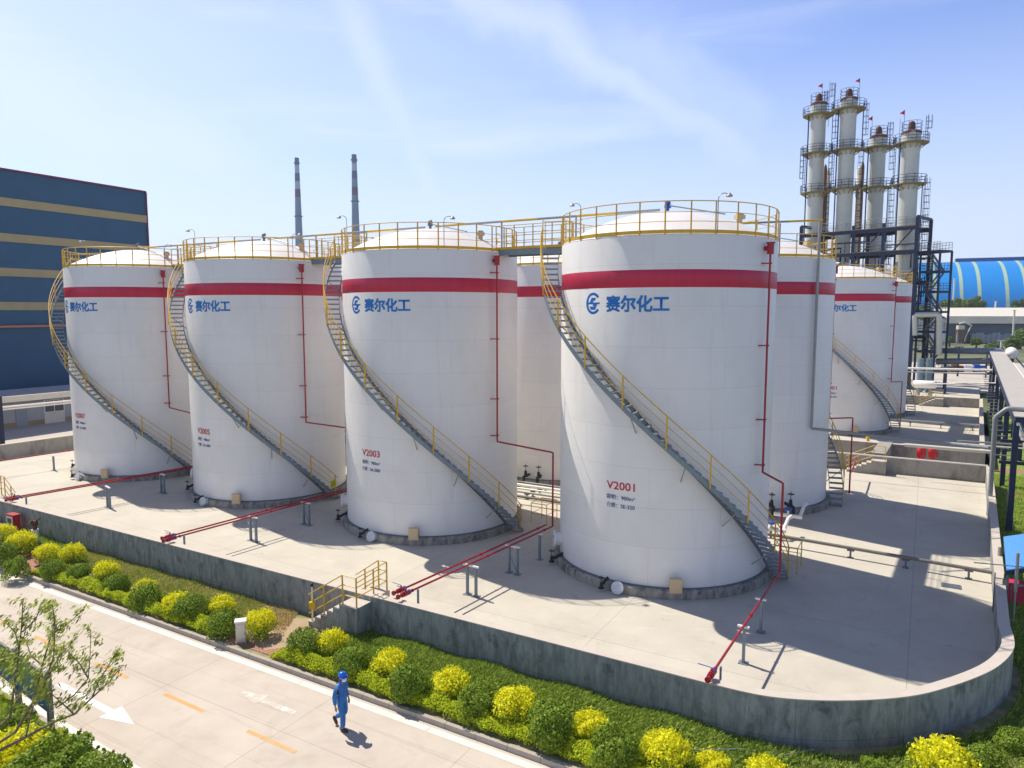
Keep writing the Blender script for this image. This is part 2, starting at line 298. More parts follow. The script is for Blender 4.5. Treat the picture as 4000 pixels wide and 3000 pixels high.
def wall_strip(name, path, z0, z1, th, label, m=wall_m, cope=.0):
    "one concrete bund wall along a path (the outer face), with its lighter top as a part"
    inner = offset_poly(path, th); t = thing(name, label, 'wall')
    k = len(path); b_ = MB(); vs_ = []
    for z in (z0, z1-.03):
        vs_ += [(p[0], p[1], z) for p in path]+[(p[0], p[1], z) for p in inner]
    fs = []
    for i in range(k-1):
        fs += [(i, i+1, 2*k+i+1, 2*k+i), (k+i+1, k+i, 3*k+i, 3*k+i+1), (2*k+i, 2*k+i+1, 3*k+i+1, 3*k+i)]
    fs += [(0, 2*k, 3*k, k), (k-1, 2*k-1, 4*k-1, 3*k-1)]
    b_.add(vs_, fs).build('wall_face', m, t, smooth=35)
    o2 = offset_poly(path, -.012); i2 = offset_poly(path, th+.012); b2 = MB(); vs_ = []
    for z in (z1-.029, z1): vs_ += [(p[0], p[1], z) for p in o2]+[(p[0], p[1], z) for p in i2]
    fs = []
    for i in range(k-1):
        fs += [(i, i+1, 2*k+i+1, 2*k+i), (k+i+1, k+i, 3*k+i, 3*k+i+1), (2*k+i, 2*k+i+1, 3*k+i+1, 3*k+i), (i, k+i, k+i+1, i+1)]
    fs += [(0, 2*k, 3*k, k), (k-1, 2*k-1, 4*k-1, 3*k-1)]
    b2.add(vs_, fs).build('coping', cope_m, t, smooth=35); return t
BL = (-23.1, 76.75); BR = RW(28.3)
front_path = [front_left]+[(x, wy(x)) for x in (-30, -20, -10, 0)]+corner
fw = wall_strip('bund_wall', front_path+[RW(t) for t in (4, 12, 20, 27.9)], -.4, 1.1, .3, 'long streaked grey concrete bund wall curving round the front and right of the white tanks')
deck_poly = offset_poly(front_path+[RW(t) for t in (4, 12, 20, 28.2)], .15)+[(BL[0], BL[1])]
sheet('deck', deck_poly, 0.0, deck_m)
wall_strip('bund_wall', [BL, (-38.3-3, 53-4.7+.2), (front_left[0]+.15, front_left[1]+.25)], -.4, 1.1, .3, 'straight concrete bund wall beside the yard at the far left', cwall_m)
nb = Vector((BR[0]-.32, BR[1]+.05, 0)); fb = nb+V*5.6
ncl = nb-U*62
wall_strip('bund_wall', [(nb.x, nb.y), (ncl.x, ncl.y)], -.3, 1.1, .25, 'nearer cross wall behind the right-hand deck, in front of the two red covers', cwall_m)
fcl = fb-U*62
sheet('passage_floor', [(nb.x, nb.y), (fb.x+2, fb.y+3), (fcl.x, fcl.y), (ncl.x, ncl.y)], -.196, yard_m)
wall_strip('bund_wall', [(fb.x, fb.y), (fcl.x, fcl.y)], -.3, 1.15, .42, 'farther cross wall with a thick pale top, behind the two red covers', cwall_m)
e2 = fb+V*37.0; e2l = e2-U*40
sheet('far_deck', [(fb.x, fb.y), (e2.x+.2, e2.y), (e2l.x, e2l.y), (fcl.x+6, fcl.y+4)], .004, deck_m)
wall_strip('bund_wall', [(e2.x, e2.y), (e2l.x, e2l.y)], -.3, 1.1, .3, 'cross wall closing the far deck, behind the small yellow-railed steps', cwall_m)
wall_strip('bund_wall', [(fb.x+.1, fb.y+.2), (e2.x+.1, e2.y-.1)], -.4, 1.1, .3, 'right-hand side wall of the far deck, below the cable tray', cwall_m)
e3 = e2+V*26; sheet('far_deck', [(e2.x, e2.y), (e3.x, e3.y), (e3.x-60*U.x, e3.y-60*U.y), (e2l.x, e2l.y)], .004, deck_m)
lawn_m = mat('lawn', (.26, .34, .05), .95, var=.3, vscale=2.5, bump=.6, bscale=20, col2=(.14, .21, .035), lo=.4, hi=.6)
r0 = Vector((*RW(1), 0)); r1 = Vector((*RW(70), 0))
sheet('lawn', [(r0.x+.3, r0.y), (r1.x+.3, r1.y), (r1.x+5.2, r1.y-2.6), (r0.x+5.2, r0.y-2.6)], -.19, lawn_m)
paver_m = brick_over(mat('red_pavers', (.42, .20, .14), .9, var=.15, vscale=3), .2, .1, .012, .6, -UA)
def patch(name, c, s0, s1, n0, n1, z, m):
    c = Vector(c); pts = [c+U*s0+NU*n0, c+U*s1+NU*n0, c+U*s1+NU*n1, c+U*s0+NU*n1]; return sheet(name, [(p.x, p.y) for p in pts], z, m)
patch('path', (-9.0, ky(-9.0), 0), -1.2, 1.2, -1.35, -.3, -.205, paver_m)
patch('path', (-22.0, ky(-22.0), 0), -1.7, 1.3, -1.6, -.3, -.205, paver_m)
dirt_m = mat('bare_earth', (.42, .31, .19), .95, var=.15, vscale=2, bump=.5, bscale=10)
sheet('path', [(-9.9, 24.1), (-8.2, 22.9), (-6.9, 23.4), (-6.6, 24.2), (-7.2, 25.4), (-8.9, 25.4)], -.20, dirt_m)
for (a_, b_) in ((33.5, 1.2), (25.5, 1.0)):
    q = Vector((*RW(a_), 0)); sheet('path', [tuple((q+U*s+V*t)[:2]) for s, t in ((.4, 0), (5, 0), (5, b_), (.4, b_))], -.186, paver_m)
# kerbs: individual stones are surface pattern; one kerb on each side of the road
kerb_m = brick_over(mat('kerb_stone', (.42, .37, .31), .85, var=.12, vscale=3, bump=.3, bscale=20), .99, 5, .014, .5, -UA)
for f_, sgn in ((ky, 1), (ny, -1)):
    b_ = MB(); xs = (-70, 26); sl_ = -.587 if sgn > 0 else -.646; n_ = Vector((-sl_, 1, 0)).normalized()*.13*sgn
    p0, p1 = Vector((xs[0], f_(xs[0]), 0)), Vector((xs[1], f_(xs[1]), 0))
    b_.prism([(p0.x, p0.y), (p1.x, p1.y), (p1.x+n_.x, p1.y+n_.y), (p0.x+n_.x, p0.y+n_.y)], -.4, -.2)
    tag(b_.build('kerb', kerb_m), kind='structure')
line_m = mat('white_road_paint', (.74, .70, .62), .7, var=.12, vscale=3)
orange_m = mat('orange_road_paint', (.74, .37, .13), .8, var=.15, vscale=4, col2=(.64, .45, .28), lo=.45, hi=.8)
arrow_m = mat('bright_white_road_paint', (.84, .83, .78), .7, var=.06, vscale=3)
worn_m = mat('worn_white_road_paint', (.80, .77, .70), .8, col2=(.585, .515, .43), vscale=3.5, lo=.36, hi=.50)
b_ = MB()
x = -60.0
while x < 20:
    L_ = random.uniform(2.5, 5.5); p0, p1 = Vector((x, ky(x)-.28, -.346)), Vector((x+L_, ky(x+L_)-.28, -.346)); n_ = Vector((.507, .862, 0))*.115
    b_.add([p0-n_, p1-n_, p1+n_, p0+n_], [(0, 1, 2, 3)]); x += L_+random.choice((.03, .03, .25))
tag(b_.build('edge_line', line_m, fix=False), kind='structure')
b_ = MB(); p0, p1 = Vector((-60, ny(-60)+.25, -.346)), Vector((20, ny(20)+.25, -.346)); n_ = Vector((.54, .84, 0))*.1
b_.add([p0-n_, p1-n_, p1+n_, p0+n_], [(0, 1, 2, 3)]); tag(b_.build('edge_line', line_m, fix=False), kind='structure')
b_ = MB(); d0, d1 = Vector((-10.4, 20.44, -.346)), Vector((-8.76, 19.5, -.346)); dd = (Vector((-5.65, 17.6, -.346))-d0).normalized()
for k in range(-12, 8):
    p0 = d0+dd*(3.72*k); p1 = p0+dd*1.87; n_ = Vector((-dd.y, dd.x, 0))*.062; b_.add([p0-n_, p1-n_, p1+n_, p0+n_], [(0, 1, 2, 3)])
tag(b_.build('centre_line', orange_m, fix=False), kind='structure')
def arrow(tip, tail, w_, hl, hw, m):
    tip, tail = Vector(tip), Vector(tail); d = (tip-tail).normalized(); n_ = Vector((-d.y, d.x, 0)); nk = tip-d*hl; b_ = MB()
    b_.add([tip, nk+n_*hw, nk-n_*hw], [(0, 1, 2)]); b_.add([nk+n_*w_, nk-n_*w_, tail-n_*w_, tail+n_*w_], [(0, 1, 2, 3)])
    return tag(b_.build('road_arrow', m, fix=False), kind='structure')
arrow((-10.44, 18.83, -.346), (-13.9, 21.0, -.346), .105, 1.2, .33, arrow_m)
arrow((-8.2, 20.6, -.345), (-6.2, 19.4, -.345), .1, 1.0, .28, worn_m)

# ------------------------------------------------------------------ lettering wrapped on a shell
def text_geo(body, size, bold=0.):
    c = bpy.data.curves.new('lettering', 'FONT'); c.body = body; c.size = size; c.offset = bold; c.resolution_u = 3
    o = bpy.data.objects.new('lettering', c); COL.objects.link(o); bpy.context.view_layer.update()
    me = bpy.data.meshes.new_from_object(o.evaluated_get(bpy.context.evaluated_depsgraph_get()))
    bm = bmesh.new(); bm.from_mesh(me); bpy.data.objects.remove(o); bpy.data.curves.remove(c); bpy.data.meshes.remove(me); return bm
def heavy_text(body, w_):
    "the same characters laid four times with small shifts, for a bold weight"
    out = bmesh.new()
    for i, (dx, dy) in enumerate(((-w_, -w_), (w_, -w_), (-w_, w_), (w_, w_), (0, 0))):
        b_ = text_geo(body, 1., .004)
        for v in b_.verts: v.co.x += dx; v.co.y += dy; v.co.z = .0012*i
        me = bpy.data.meshes.new('tmp'); b_.to_mesh(me); b_.free(); out.from_mesh(me); bpy.data.meshes.remove(me)
    return out
def bounds(bm):
    xs = [v.co.x for v in bm.verts]; ys = [v.co.y for v in bm.verts]; return min(xs), max(xs), min(ys), max(ys)
def wrap(bm, name, m, parent, th0, z0, wid, hgt, r=4.512):
    x0, x1, y0, y1 = bounds(bm)
    for v in bm.verts: v.co.x = (v.co.x-x0)/(x1-x0)*wid; v.co.y = (v.co.y-y0)/(y1-y0)*hgt
    k = int(wid/.12)
    for i in range(1, k):
        bmesh.ops.bisect_plane(bm, geom=bm.verts[:]+bm.edges[:]+bm.faces[:], plane_co=(wid*i/k, 0, 0), plane_no=(1, 0, 0))
    for v in bm.verts:
        t = R(th0)+v.co.x/4.5; z = z0+v.co.y; r_ = r+v.co.z; v.co = (r_*math.cos(t), r_*math.sin(t), z)
    me = bpy.data.meshes.new(name); bm.to_mesh(me); bm.free(); me.materials.append(m); o = bpy.data.objects.new(name, me); COL.objects.link(o); o.parent = parent; return o
def emblem_bm():
    "open ring, with a crossbar and two hooked blocks inside"
    bm = bmesh.new()
    def poly(pts): bm.faces.new([bm.verts.new((p[0], p[1], 0)) for p in pts])
    n = 40; a0, a1 = 38, 322
    for i in range(n):
        t0, t1 = R(a0+(a1-a0)*i/n), R(a0+(a1-a0)*(i+1)/n)
        poly([(.40*math.cos(t0), .42*math.sin(t0)), (.40*math.cos(t1), .42*math.sin(t1)), (.285*math.cos(t1), .315*math.sin(t1)), (.285*math.cos(t0), .315*math.sin(t0))])
    poly([(-.32, -.035), (-.02, -.035), (-.02, .04), (-.32, .04)])
    poly([(-.02, -.035), (.34, -.035), (.36, .04), (-.02, .04)])
    poly([(-.19, .041), (-.02, .041), (.05, .10), (-.05, .11)]); poly([(-.19, .041), (-.05, .11), (.12, .11), (.15, .22), (-.09, .22)])
    poly([(-.02, -.036), (.22, -.036), (.18, -.12), (.0, -.11)]); poly([(-.20, -.12), (.18, -.12), (.12, -.25), (-.12, -.25)])
    return bm
# ------------------------------------------------------------------ storage tanks
ZR, ZB = 13.84, .37
ringp = lambda r, z, n=72: [(r*math.cos(2*math.pi*i/n), r*math.sin(2*math.pi*i/n), z) for i in range(n)]
POST_ME = {}
def shared(key, fn, name, m, parent, smooth=None):
    key = key+m.name
    if key not in POST_ME:
        o = fn().build(name, m, parent, smooth); POST_ME[key] = o.data; return o
    o = bpy.data.objects.new(name, POST_ME[key]); COL.objects.link(o); o.parent = parent; return o
def shell_obj(t):
    if 'shell' not in POST_ME:
        n = 128; b_ = MB(); b_.lathe([(4.5, ZB), (4.5, ZR-.06), (4.47, ZR)], n, caps=False); o = b_.build('shell', white_m, t, smooth=30)
        uv = o.data.uv_layers.new(name='UVMap')
        for p in o.data.polygons:
            th = [math.atan2(o.data.vertices[o.data.loops[li].vertex_index].co.y, o.data.vertices[o.data.loops[li].vertex_index].co.x) for li in p.loop_indices]
            if max(th)-min(th) > 3: th = [x+2*math.pi if x < 0 else x for x in th]
            for li, x in zip(p.loop_indices, th): uv.data[li].uv = (x*4.5, o.data.vertices[o.data.loops[li].vertex_index].co.z-.37)
        POST_ME['shell'] = o.data; return o
    o = bpy.data.objects.new('shell', POST_ME['shell']); COL.objects.link(o); o.parent = t; return o
def stair(t, mirror=False):
    sg = -1 if not mirror else 1; k_ = .0824
    A0, A1 = (-27, -193) if not mirror else (-33, 133)
    zf = lambda th: abs(th-A0)*k_+.02
    key = 'm' if mirror else 'n'
    st = shared('treads'+key, lambda: treads(A0, A1, sg, zf), 'staircase', galv_m, t)
    def sf(r0, r1): return MB().arcband(r0, r1, lambda th: zf(th)-.2, lambda th: zf(th)+.04, A0, A1, 60)
    shared('so'+key, lambda: sf(5.38, 5.395), 'stringer', galv_m, st); shared('si'+key, lambda: sf(4.66, 4.675), 'stringer', dgalv_m, st)
    def rails():
        b_ = MB()
        for dz, r in ((1.12, .024), (.76, .017), (.40, .017)):
            b_.tube([(5.42*math.cos(R(A0+sg*2+(A1-A0-sg*2)*i/70)), 5.42*math.sin(R(A0+sg*2+(A1-A0-sg*2)*i/70)), zf(A0+sg*2+(A1-A0-sg*2)*i/70)+dz) for i in range(71)], r, 6)
        return b_
    hr = shared('hr'+key, rails, 'handrail', yel_m, st)
    i = 0; th = A0+sg*4
    while abs(th-A0) < abs(A1-A0):
        def post(th=th):
            return MB().bar((5.42*math.cos(R(th)), 5.42*math.sin(R(th)), zf(th)-.12), (5.42*math.cos(R(th)), 5.42*math.sin(R(th)), zf(th)+1.12), .05, .05)
        shared('sp%s%d' % (key, i), post, 'post', yel_m, st); th += sg*17.4; i += 1
    th = A0+sg*22
    while abs(th-A0) < abs(A1-A0)-6:
        t_ = R(th); c, s_ = math.cos(t_), math.sin(t_); z = zf(th)-.15
        shared('sb%s%d' % (key, th), lambda: MB().tube([(4.5*c, 4.5*s_, z-.75), (5.36*c, 5.36*s_, z), (4.5*c, 4.5*s_, z)], .024, 6), 'bracket', grey_pipe_m, st); th += sg*22
    def plat():
        b_ = MB(); b_.arcband(4.56, 5.3, lambda th: ZR-.02, lambda th: ZR+.02, A1, A1+sg*5, 4); return b_
    shared('pl'+key, plat, 'landing', dgalv_m, st)
    def gate():
        b_ = MB(); e = A1+sg*5
        for th in (A1, e):
            b_.tube([(5.42*math.cos(R(th)), 5.42*math.sin(R(th)), ZR-.05), (5.42*math.cos(R(th)), 5.42*math.sin(R(th)), ZR+1.2)], .02, 6)
        for dz in (1.2, .8, .4): b_.tube([(5.42*math.cos(R(A1+sg*5*i/6)), 5.42*math.sin(R(A1+sg*5*i/6)), ZR+dz) for i in range(7)]+[(4.6*math.cos(R(e)), 4.6*math.sin(R(e)), ZR+dz)], .017, 6)
        return b_
    shared('gt'+key, gate, 'landing_rail', yel_m, st)
def treads(A0, A1, sg, zf):
    b_ = MB(); n = 56
    for i in range(n):
        th = A0+(A1-A0)*(i+.5)/n; t_ = R(th); c = (5.03*math.cos(t_), 5.03*math.sin(t_), zf(th)+.01)
        b_.box(c, (.70, .235, .035), t_); b_.box((c[0]-sg*.11*-math.sin(t_)*1, c[1]-sg*.11*math.cos(t_)*1, c[2]-.03), (.70, .012, .05), t_)
    return b_
def gate_valve(b_, p, s=1.):
    x, y, z = p; b_.tube([(x, y, z), (x, y, z+.35*s)], [.11*s, .07*s], 8); b_.lathe([(.0, -.02*s), (.17*s, -.02*s), (.17*s, .02*s), (0, .02*s)], 10, (x, y, z+.03*s))
    b_.tube([(x, y, z+.35*s), (x, y, z+.75*s)], .018*s, 6); b_.tube([(x+.15*s*math.cos(a_*math.pi/6), y+.15*s*math.sin(a_*math.pi/6), z+.62*s) for a_ in range(12)], .014*s, 5, True)
    b_.bar((x-.15*s, y, z+.62*s), (x+.15*s, y, z+.62*s), .02*s); b_.bar((x, y-.15*s, z+.62*s), (x, y+.15*s, z+.62*s), .02*s)
    return b_
def tank(name_txt, med, pos, label, front=True, thf=-46.5, drop=None, lamps=(), zdrop=4.7, letters=True):
    t = thing('storage_tank', label, 'storage tank', (pos[0], pos[1], 0), 0, 'white storage tanks')
    shared('ring', lambda: MB().lathe([(4.76, 0), (4.76, .30), (4.70, .355), (0, .36)], 96), 'concrete_base', plinth_m, t, 30)
    shell_obj(t)
    shared('skirt', lambda: MB().lathe([(4.5, .36), (4.60, .362), (4.60, .385), (4.5, .387)], 96, caps=False), 'base_plate', dgalv_m, t)
    shared('band', lambda: MB().lathe([(4.5, 11.91), (4.506, 11.92), (4.506, 12.56), (4.5, 12.57)], 128, caps=False), 'red_band', red_band_m, t, 40)
    shared('roof', lambda: MB().lathe([(4.472, ZR-.005), (4.49, ZR+.004)]+[(4.49*math.sin(R(90-90*i/14)), ZR+.02+1.36*(1-math.sin(R(90-90*i/14))**2)) for i in range(1, 15)], 96, caps=False), 'roof', roof_m, t, 30)
    rr = shared('rims', lambda: MB().arcband(4.455, 4.467, lambda th: ZR+.05, lambda th: ZR+.18, 0, 360, 96).tube(ringp(4.46, ZR+1.22), .021, 6, True).tube(ringp(4.46, ZR+.82), .014, 5, True).tube(ringp(4.46, ZR+.48), .014, 5, True), 'rim_railing', yel_m, t)
    for i in range(30):
        th = R(12*i+5)
        o = shared('rpost%d' % i, lambda: MB().bar((4.48*math.cos(th), 4.48*math.sin(th), ZR+.0), (4.48*math.cos(th), 4.48*math.sin(th), ZR+1.22), .045, .045), 'post', yel_m, rr)
    stair(t, not front)
    # roof fittings
    def gauge(): return MB().tube([(0, 0, 15.15), (0, 0, 15.42)], .07, 10).box((0, 0, 15.48), (.24, .15, .15), .4).tube([(-.1, 0, 15.58), (.1, 0, 15.66)], .08, 10)
    shared('gauge', gauge, 'level_gauge', valve_blue_m if name_txt == 'V2001' else dgalv_m, t)
    def vent():
        x, y, z = 3.0*math.cos(R(-28)), 3.0*math.sin(R(-28)), 14.5
        return MB().tube([(x, y, z-.15), (x, y, z+.3)], .12, 10).box((x, y, z+.35), (.36, .3, .16), .3).box((x, y, z+.47), (.25, .2, .08), .3)
    shared('vent', vent, 'roof_vent', tan_m, t)
    def brace(): return MB().tube([(.05, -.1, 15.5), (2.0, -1.6, 14.95)], .03, 6)
    shared('brace', brace, 'conduit', grey_pipe_m, t)
    # foam line on the shell
    rf = 4.74; th = R(thf); cx, cy = math.cos(th), math.sin(th)
    b_ = MB(); path = [(rf*cx, rf*cy, 13.45), (rf*cx, rf*cy, zdrop+.15), (rf*cx, rf*cy, zdrop)]
    if drop:
        dx, dy = drop[0]-pos[0], drop[1]-pos[1]; zb_ = drop[2]; d = Vector((dx-rf*cx, dy-rf*cy, 0)).normalized()
        path += [(rf*cx+d.x*.15, rf*cy+d.y*.15, zdrop), (dx-d.x*.15, dy-d.y*.15, zdrop-.02), (dx, dy, zdrop-.03), (dx, dy, zdrop-.18), (dx, dy, zb_)]
    b_.tube(path, .042, 10)
    b_.tube([(rf*cx, rf*cy, 13.2), (rf*cx, rf*cy, 13.62)], .13, 12); b_.lathe([(0, 0), (.17, 0), (.17, .05), (0, .05)], 12, (rf*cx, rf*cy, 13.6)); b_.tube([(rf*cx, rf*cy, 13.42), (4.5*cx, 4.5*cy, 13.42)], .09, 10)
    fp = b_.build('foam_pipe', red_pipe_m, t, smooth=40)
    for z in (12.85, 9.7, 6.8, 5.0):
        bb = MB(); bb.bar((rf*cx-.12*cy*-1, rf*cy-.12*cx, z), (rf*cx+.12*cy*-1, rf*cy+.12*cx, z), .05, .05); bb.bar((4.5*math.cos(th-.05), 4.5*math.sin(th-.05), z), ((rf+.08)*math.cos(th), (rf+.08)*math.sin(th), z), .05, .05); bb.build('bracket', red_pipe_m, fp)
    # shell-foot fittings on the visible side
    if front:
        a_ = R(-94.8)
        tb = MB().box((4.84*math.cos(a_), 4.84*math.sin(a_), .60), (.16, .47, .56), a_).build('junction_box', tan_m, t)
        MB().box((4.925*math.cos(a_), 4.925*math.sin(a_), .60), (.012, .42, .5), a_).box((4.94*math.cos(a_+.035), 4.94*math.sin(a_+.035), .56), (.02, .04, .09), a_).box((4.935*math.cos(a_-.005), 4.935*math.sin(a_-.005), .73), (.006, .22, .03), a_).build('door', tan_m, tb)
        a_ = R(-121); c = Vector((4.9*math.cos(a_), 4.9*math.sin(a_), .27)); n_ = Vector((math.cos(a_), math.sin(a_), .35)).normalized()
        MB().tube([c-n_*.35, c+n_*.03], .20, 20).tube([c+n_*.03, c+n_*.08], .25, 20).build('manhole_cover', cover_m, t, smooth=40)
        a2 = R(-129); gate_valve(MB(), (4.98*math.cos(a2), 4.98*math.sin(a2), .12), .7).tube([(4.45*math.cos(a2), 4.45*math.sin(a2), .42), (4.98*math.cos(a2), 4.98*math.sin(a2), .25)], .06, 8).build('drain_valve', black_m, t, smooth=40)
        a_ = R(-176); c = Vector((4.5*math.cos(a_), 4.5*math.sin(a_), 1.0)); n_ = Vector((math.cos(a_), math.sin(a_), 0))
        mh = MB().tube([c-n_*.1, c+n_*.25], .30, 20).tube([c+n_*.25, c+n_*.33], .38, 20).build('manhole', roof_m, t, smooth=40)
        MB().box(c+n_*.335+Vector((0, 0, .1)), (.01, .2, .1), a_).build('warning_sticker', red_letter_m, mh)
        a3 = R(-170); gate_valve(MB(), (5.0*math.cos(a3), 5.0*math.sin(a3), .12), .8).tube([(4.45*math.cos(a3), 4.45*math.sin(a3), .5), (5.0*math.cos(a3), 5.0*math.sin(a3), .25)], .07, 8).build('drain_valve', black_m, t, smooth=40)
    if letters:
        sh = {'V2001': 0, 'V1001': 1.8}.get(name_txt, 4.4); wrap(emblem_bm(), 'emblem', blue_letter_m, t, -145.2+sh, 10.90, .74, .85)
        wrap(heavy_text('赛尔化工', .027), 'company_name', blue_letter_m, t, -132.0+sh, 10.99, 2.50, .64)
        if name_txt: wrap(heavy_text(name_txt, .008), 'tank_number', red_letter_m, t, -132.7 if name_txt in ('V2003', 'V2005') else -130.2, 4.06, 1.19, .32)
        th_ = -132.7 if name_txt in ('V2003', 'V2005') else -130.2
        wrap(heavy_text('容积：900m³', .005), 'capacity_text', navy_letter_m, t, th_, 3.66, 1.19, .20)
        wrap(heavy_text('介质：'+med, .005), 'contents_text', navy_letter_m, t, th_, 3.33, 1.20, .20)
    for th, r_, d_ in lamps:
        t_ = R(th); x, y = r_*math.cos(t_), r_*math.sin(t_); u_ = Vector((d_, 0, 0)); b_ = MB()
        hl = 1.95 if d_ < 0 else 1.28; pts = [(x, y, ZR+.05), (x, y, ZR+hl)]+[(x+d_*.22*(1-math.cos(a_)), y, ZR+hl+.22*math.sin(a_)) for a_ in (.5, 1.0, 1.57, 2.1)]
        lp = b_.tube(pts, .017, 6).build('lamp_pole', grey_pipe_m, t)
        hx = x+d_*.40; MB().lathe([(.015, .1), (.05, .08), (.13, -.02), (.10, -.05), (0, -.06)], 12, (hx, y, ZR+hl+.13)).build('lamp_head', grey_pipe_m, lp, smooth=50)
    return t
cover_m = mat('cover_paint', (.62, .64, .66), .5, var=.2, vscale=4)
T = {1: (6.658, 31.339), 3: (-4.224, 37.772), 5: (-15.009, 44.156), 7: (-25.883, 50.413), 2: (14.056, 42.589), 4: (3.210, 49.112), 6: (-7.64, 55.47), 8: (-18.5, 61.8), 'A': (30.809, 67.7), 'B': (38.1, 78.3)}
tank('V2001', 'SE-320', T[1], 'nearest white tank, numbered V2001, at the right end of the front row', lamps=((141.8, 4.4, -1), (-78.2, 4.5, 1)), drop=(10.05, 26.15, 1.3), thf=-47)
tank('V2003', 'SA-2000', T[3], 'white tank numbered V2003, second from the right in the front row', lamps=((172, 4.5, -1), (-75.7, 4.5, 1)), drop=(1.85, 31.95, 1.3), thf=-42.3)
tank('V2005', 'SA-1000', T[5], 'white tank numbered V2005, third from the right in the front row', lamps=((172, 4.5, -1), (-51.7, 4.5, 1)), drop=(-8.8, 38.7, 1.3), thf=-47)
tank('V2007', 'SA-1000', T[7], 'white tank numbered V2007, leftmost of the front row beside the blue building', lamps=((163, 4.5, -1), (-42.8, 4.5, 1)), drop=(-20.0, 44.5, 1.3), thf=-46)
tank('V2002', '', T[2], 'back-row white tank half hidden behind the tank numbered V2001, stairs on its right', front=False, letters=False, thf=-5, drop=(20.4, 42.6, 0.05), lamps=())
tank('V2004', '', T[4], 'white tank seen as a narrow strip between the tanks V2003 and V2001', front=False, letters=False, thf=20, drop=None)
tank('V2006', '', T[6], 'back-row white tank hidden behind the tanks V2003 and V2005', front=False, letters=False, thf=20)
tank('V2008', '', T[8], 'back-row white tank hidden behind the tanks V2005 and V2007', front=False, letters=False, thf=20)
tank('V1001', 'SE-60', T['A'], 'distant white tank right of the front group, its stair falling to the right', thf=-47, drop=(35.4, 64.9, .6))
tank('', '', T['B'], 'farthest white tank, a sliver beside the navy steel tower', front=False, letters=False, thf=20)

# ------------------------------------------------------------------ walkways and overhead pipes
def walkway(a_, b_, label, wid=.9, zf=ZR+.10):
    A, B = Vector((*T[a_], 0)), Vector((*T[b_], 0)); d = (B-A).normalized(); n_ = Vector((-d.y, d.x, 0)); A2, B2 = A+d*4.3, B-d*4.3; z = Vector((0, 0, zf))
    t = thing('walkway', label, 'walkway', (A2+B2)/2+z, 0, 'steel walkways between tank tops'); c = (A2+B2)/2+z
    MB().bar(A2+z-c, B2+z-c, wid, .04).build('floor', dgalv_m, t)
    for s in (-1, 1):
        o = n_*(wid/2+.02)*s
        MB().bar(A2+z+o-c-Vector((0, 0, .13)), B2+z+o-c-Vector((0, 0, .13)), .05, .26).build('beam', galv_m, t)
        r_ = MB(); r_.bar(A2+z+o-c+Vector((0, 0, .08)), B2+z+o-c+Vector((0, 0, .08)), .012, .12)
        for h in (.42, .78, 1.15): r_.tube([A2+z+o-c+Vector((0, 0, h)), B2+z+o-c+Vector((0, 0, h))], .018, 6)
        rl = r_.build('railing', yel_m, t); k = 5
        for i in range(k):
            p = A2.lerp(B2, i/(k-1))+z+o-c; MB().bar(p, p+Vector((0, 0, 1.15)), .04, .04).build('post', yel_m, rl)
walkway(3, 1, 'steel bridge with yellow rails from tank V2003 to tank V2001')
walkway(5, 3, 'steel bridge with yellow rails from tank V2005 to tank V2003')
walkway(7, 5, 'steel bridge with yellow rails from tank V2007 to tank V2005')
walkway(1, 2, 'steel bridge behind tank V2001 to the back-row tank at the right')
walkway(4, 2, 'steel bridge behind the tanks V2003 and V2001, joining the back row')
walkway(6, 4, 'steel bridge in the back row behind the tank V2003')
walkway('A', 'B', 'yellow-railed bridge between the two distant white tanks')
def top_pipe(pts, label, posts=()):
    t = thing('overhead_pipe', label, 'pipe', pts[0]); o = Vector(pts[0])
    k = len(pts)
    for i in range(k-1):
        a_, b_ = Vector(pts[i])-o, Vector(pts[i+1])-o; n_ = max(1, int((b_-a_).length/1.9))
        for j in range(n_):
            MB().tube([a_.lerp(b_, j/n_), a_.lerp(b_, (j+1)/n_)], .055, 8).build('pipe_length', yel_m if j % 2 == 0 else grey_pipe_m, t, smooth=40)
    for p in posts: MB().tube([Vector(p)-o, Vector((p[0], p[1], ZR))-o], .04, 8).build('post', grey_pipe_m, t)
zt = 15.36
def rimpt(k, th, z): return (T[k][0]+4.3*math.cos(R(th)), T[k][1]+4.3*math.sin(R(th)), z)
top_pipe([(T[7][0]+.3, T[7][1]-.2, zt), (T[5][0]-.3, T[5][1]+.2, zt)], 'yellow and grey pipe above the roofs from tank V2007 to tank V2005', (rimpt(7, -30, zt), rimpt(5, 150, zt)))
top_pipe([(T[5][0]+.3, T[5][1]-.2, zt), (T[3][0]-.3, T[3][1]+.2, zt)], 'yellow and grey pipe above the roofs from tank V2005 to tank V2003', (rimpt(5, -30, zt), rimpt(3, 150, zt)))
top_pipe([(T[3][0]+.3, T[3][1]-.2, zt), (T[1][0]-.3, T[1][1]+.2, zt)], 'yellow and grey pipe above the roofs from tank V2003 to tank V2001', (rimpt(3, -30, zt), rimpt(1, 150, zt)))
top_pipe([(10.4, 37.0, 15.4), (16.2, 38.15, 15.75)], 'overhead pipe right of tank V2001 reaching the back-row tank', ((13.9, 37.9, 15.55),))
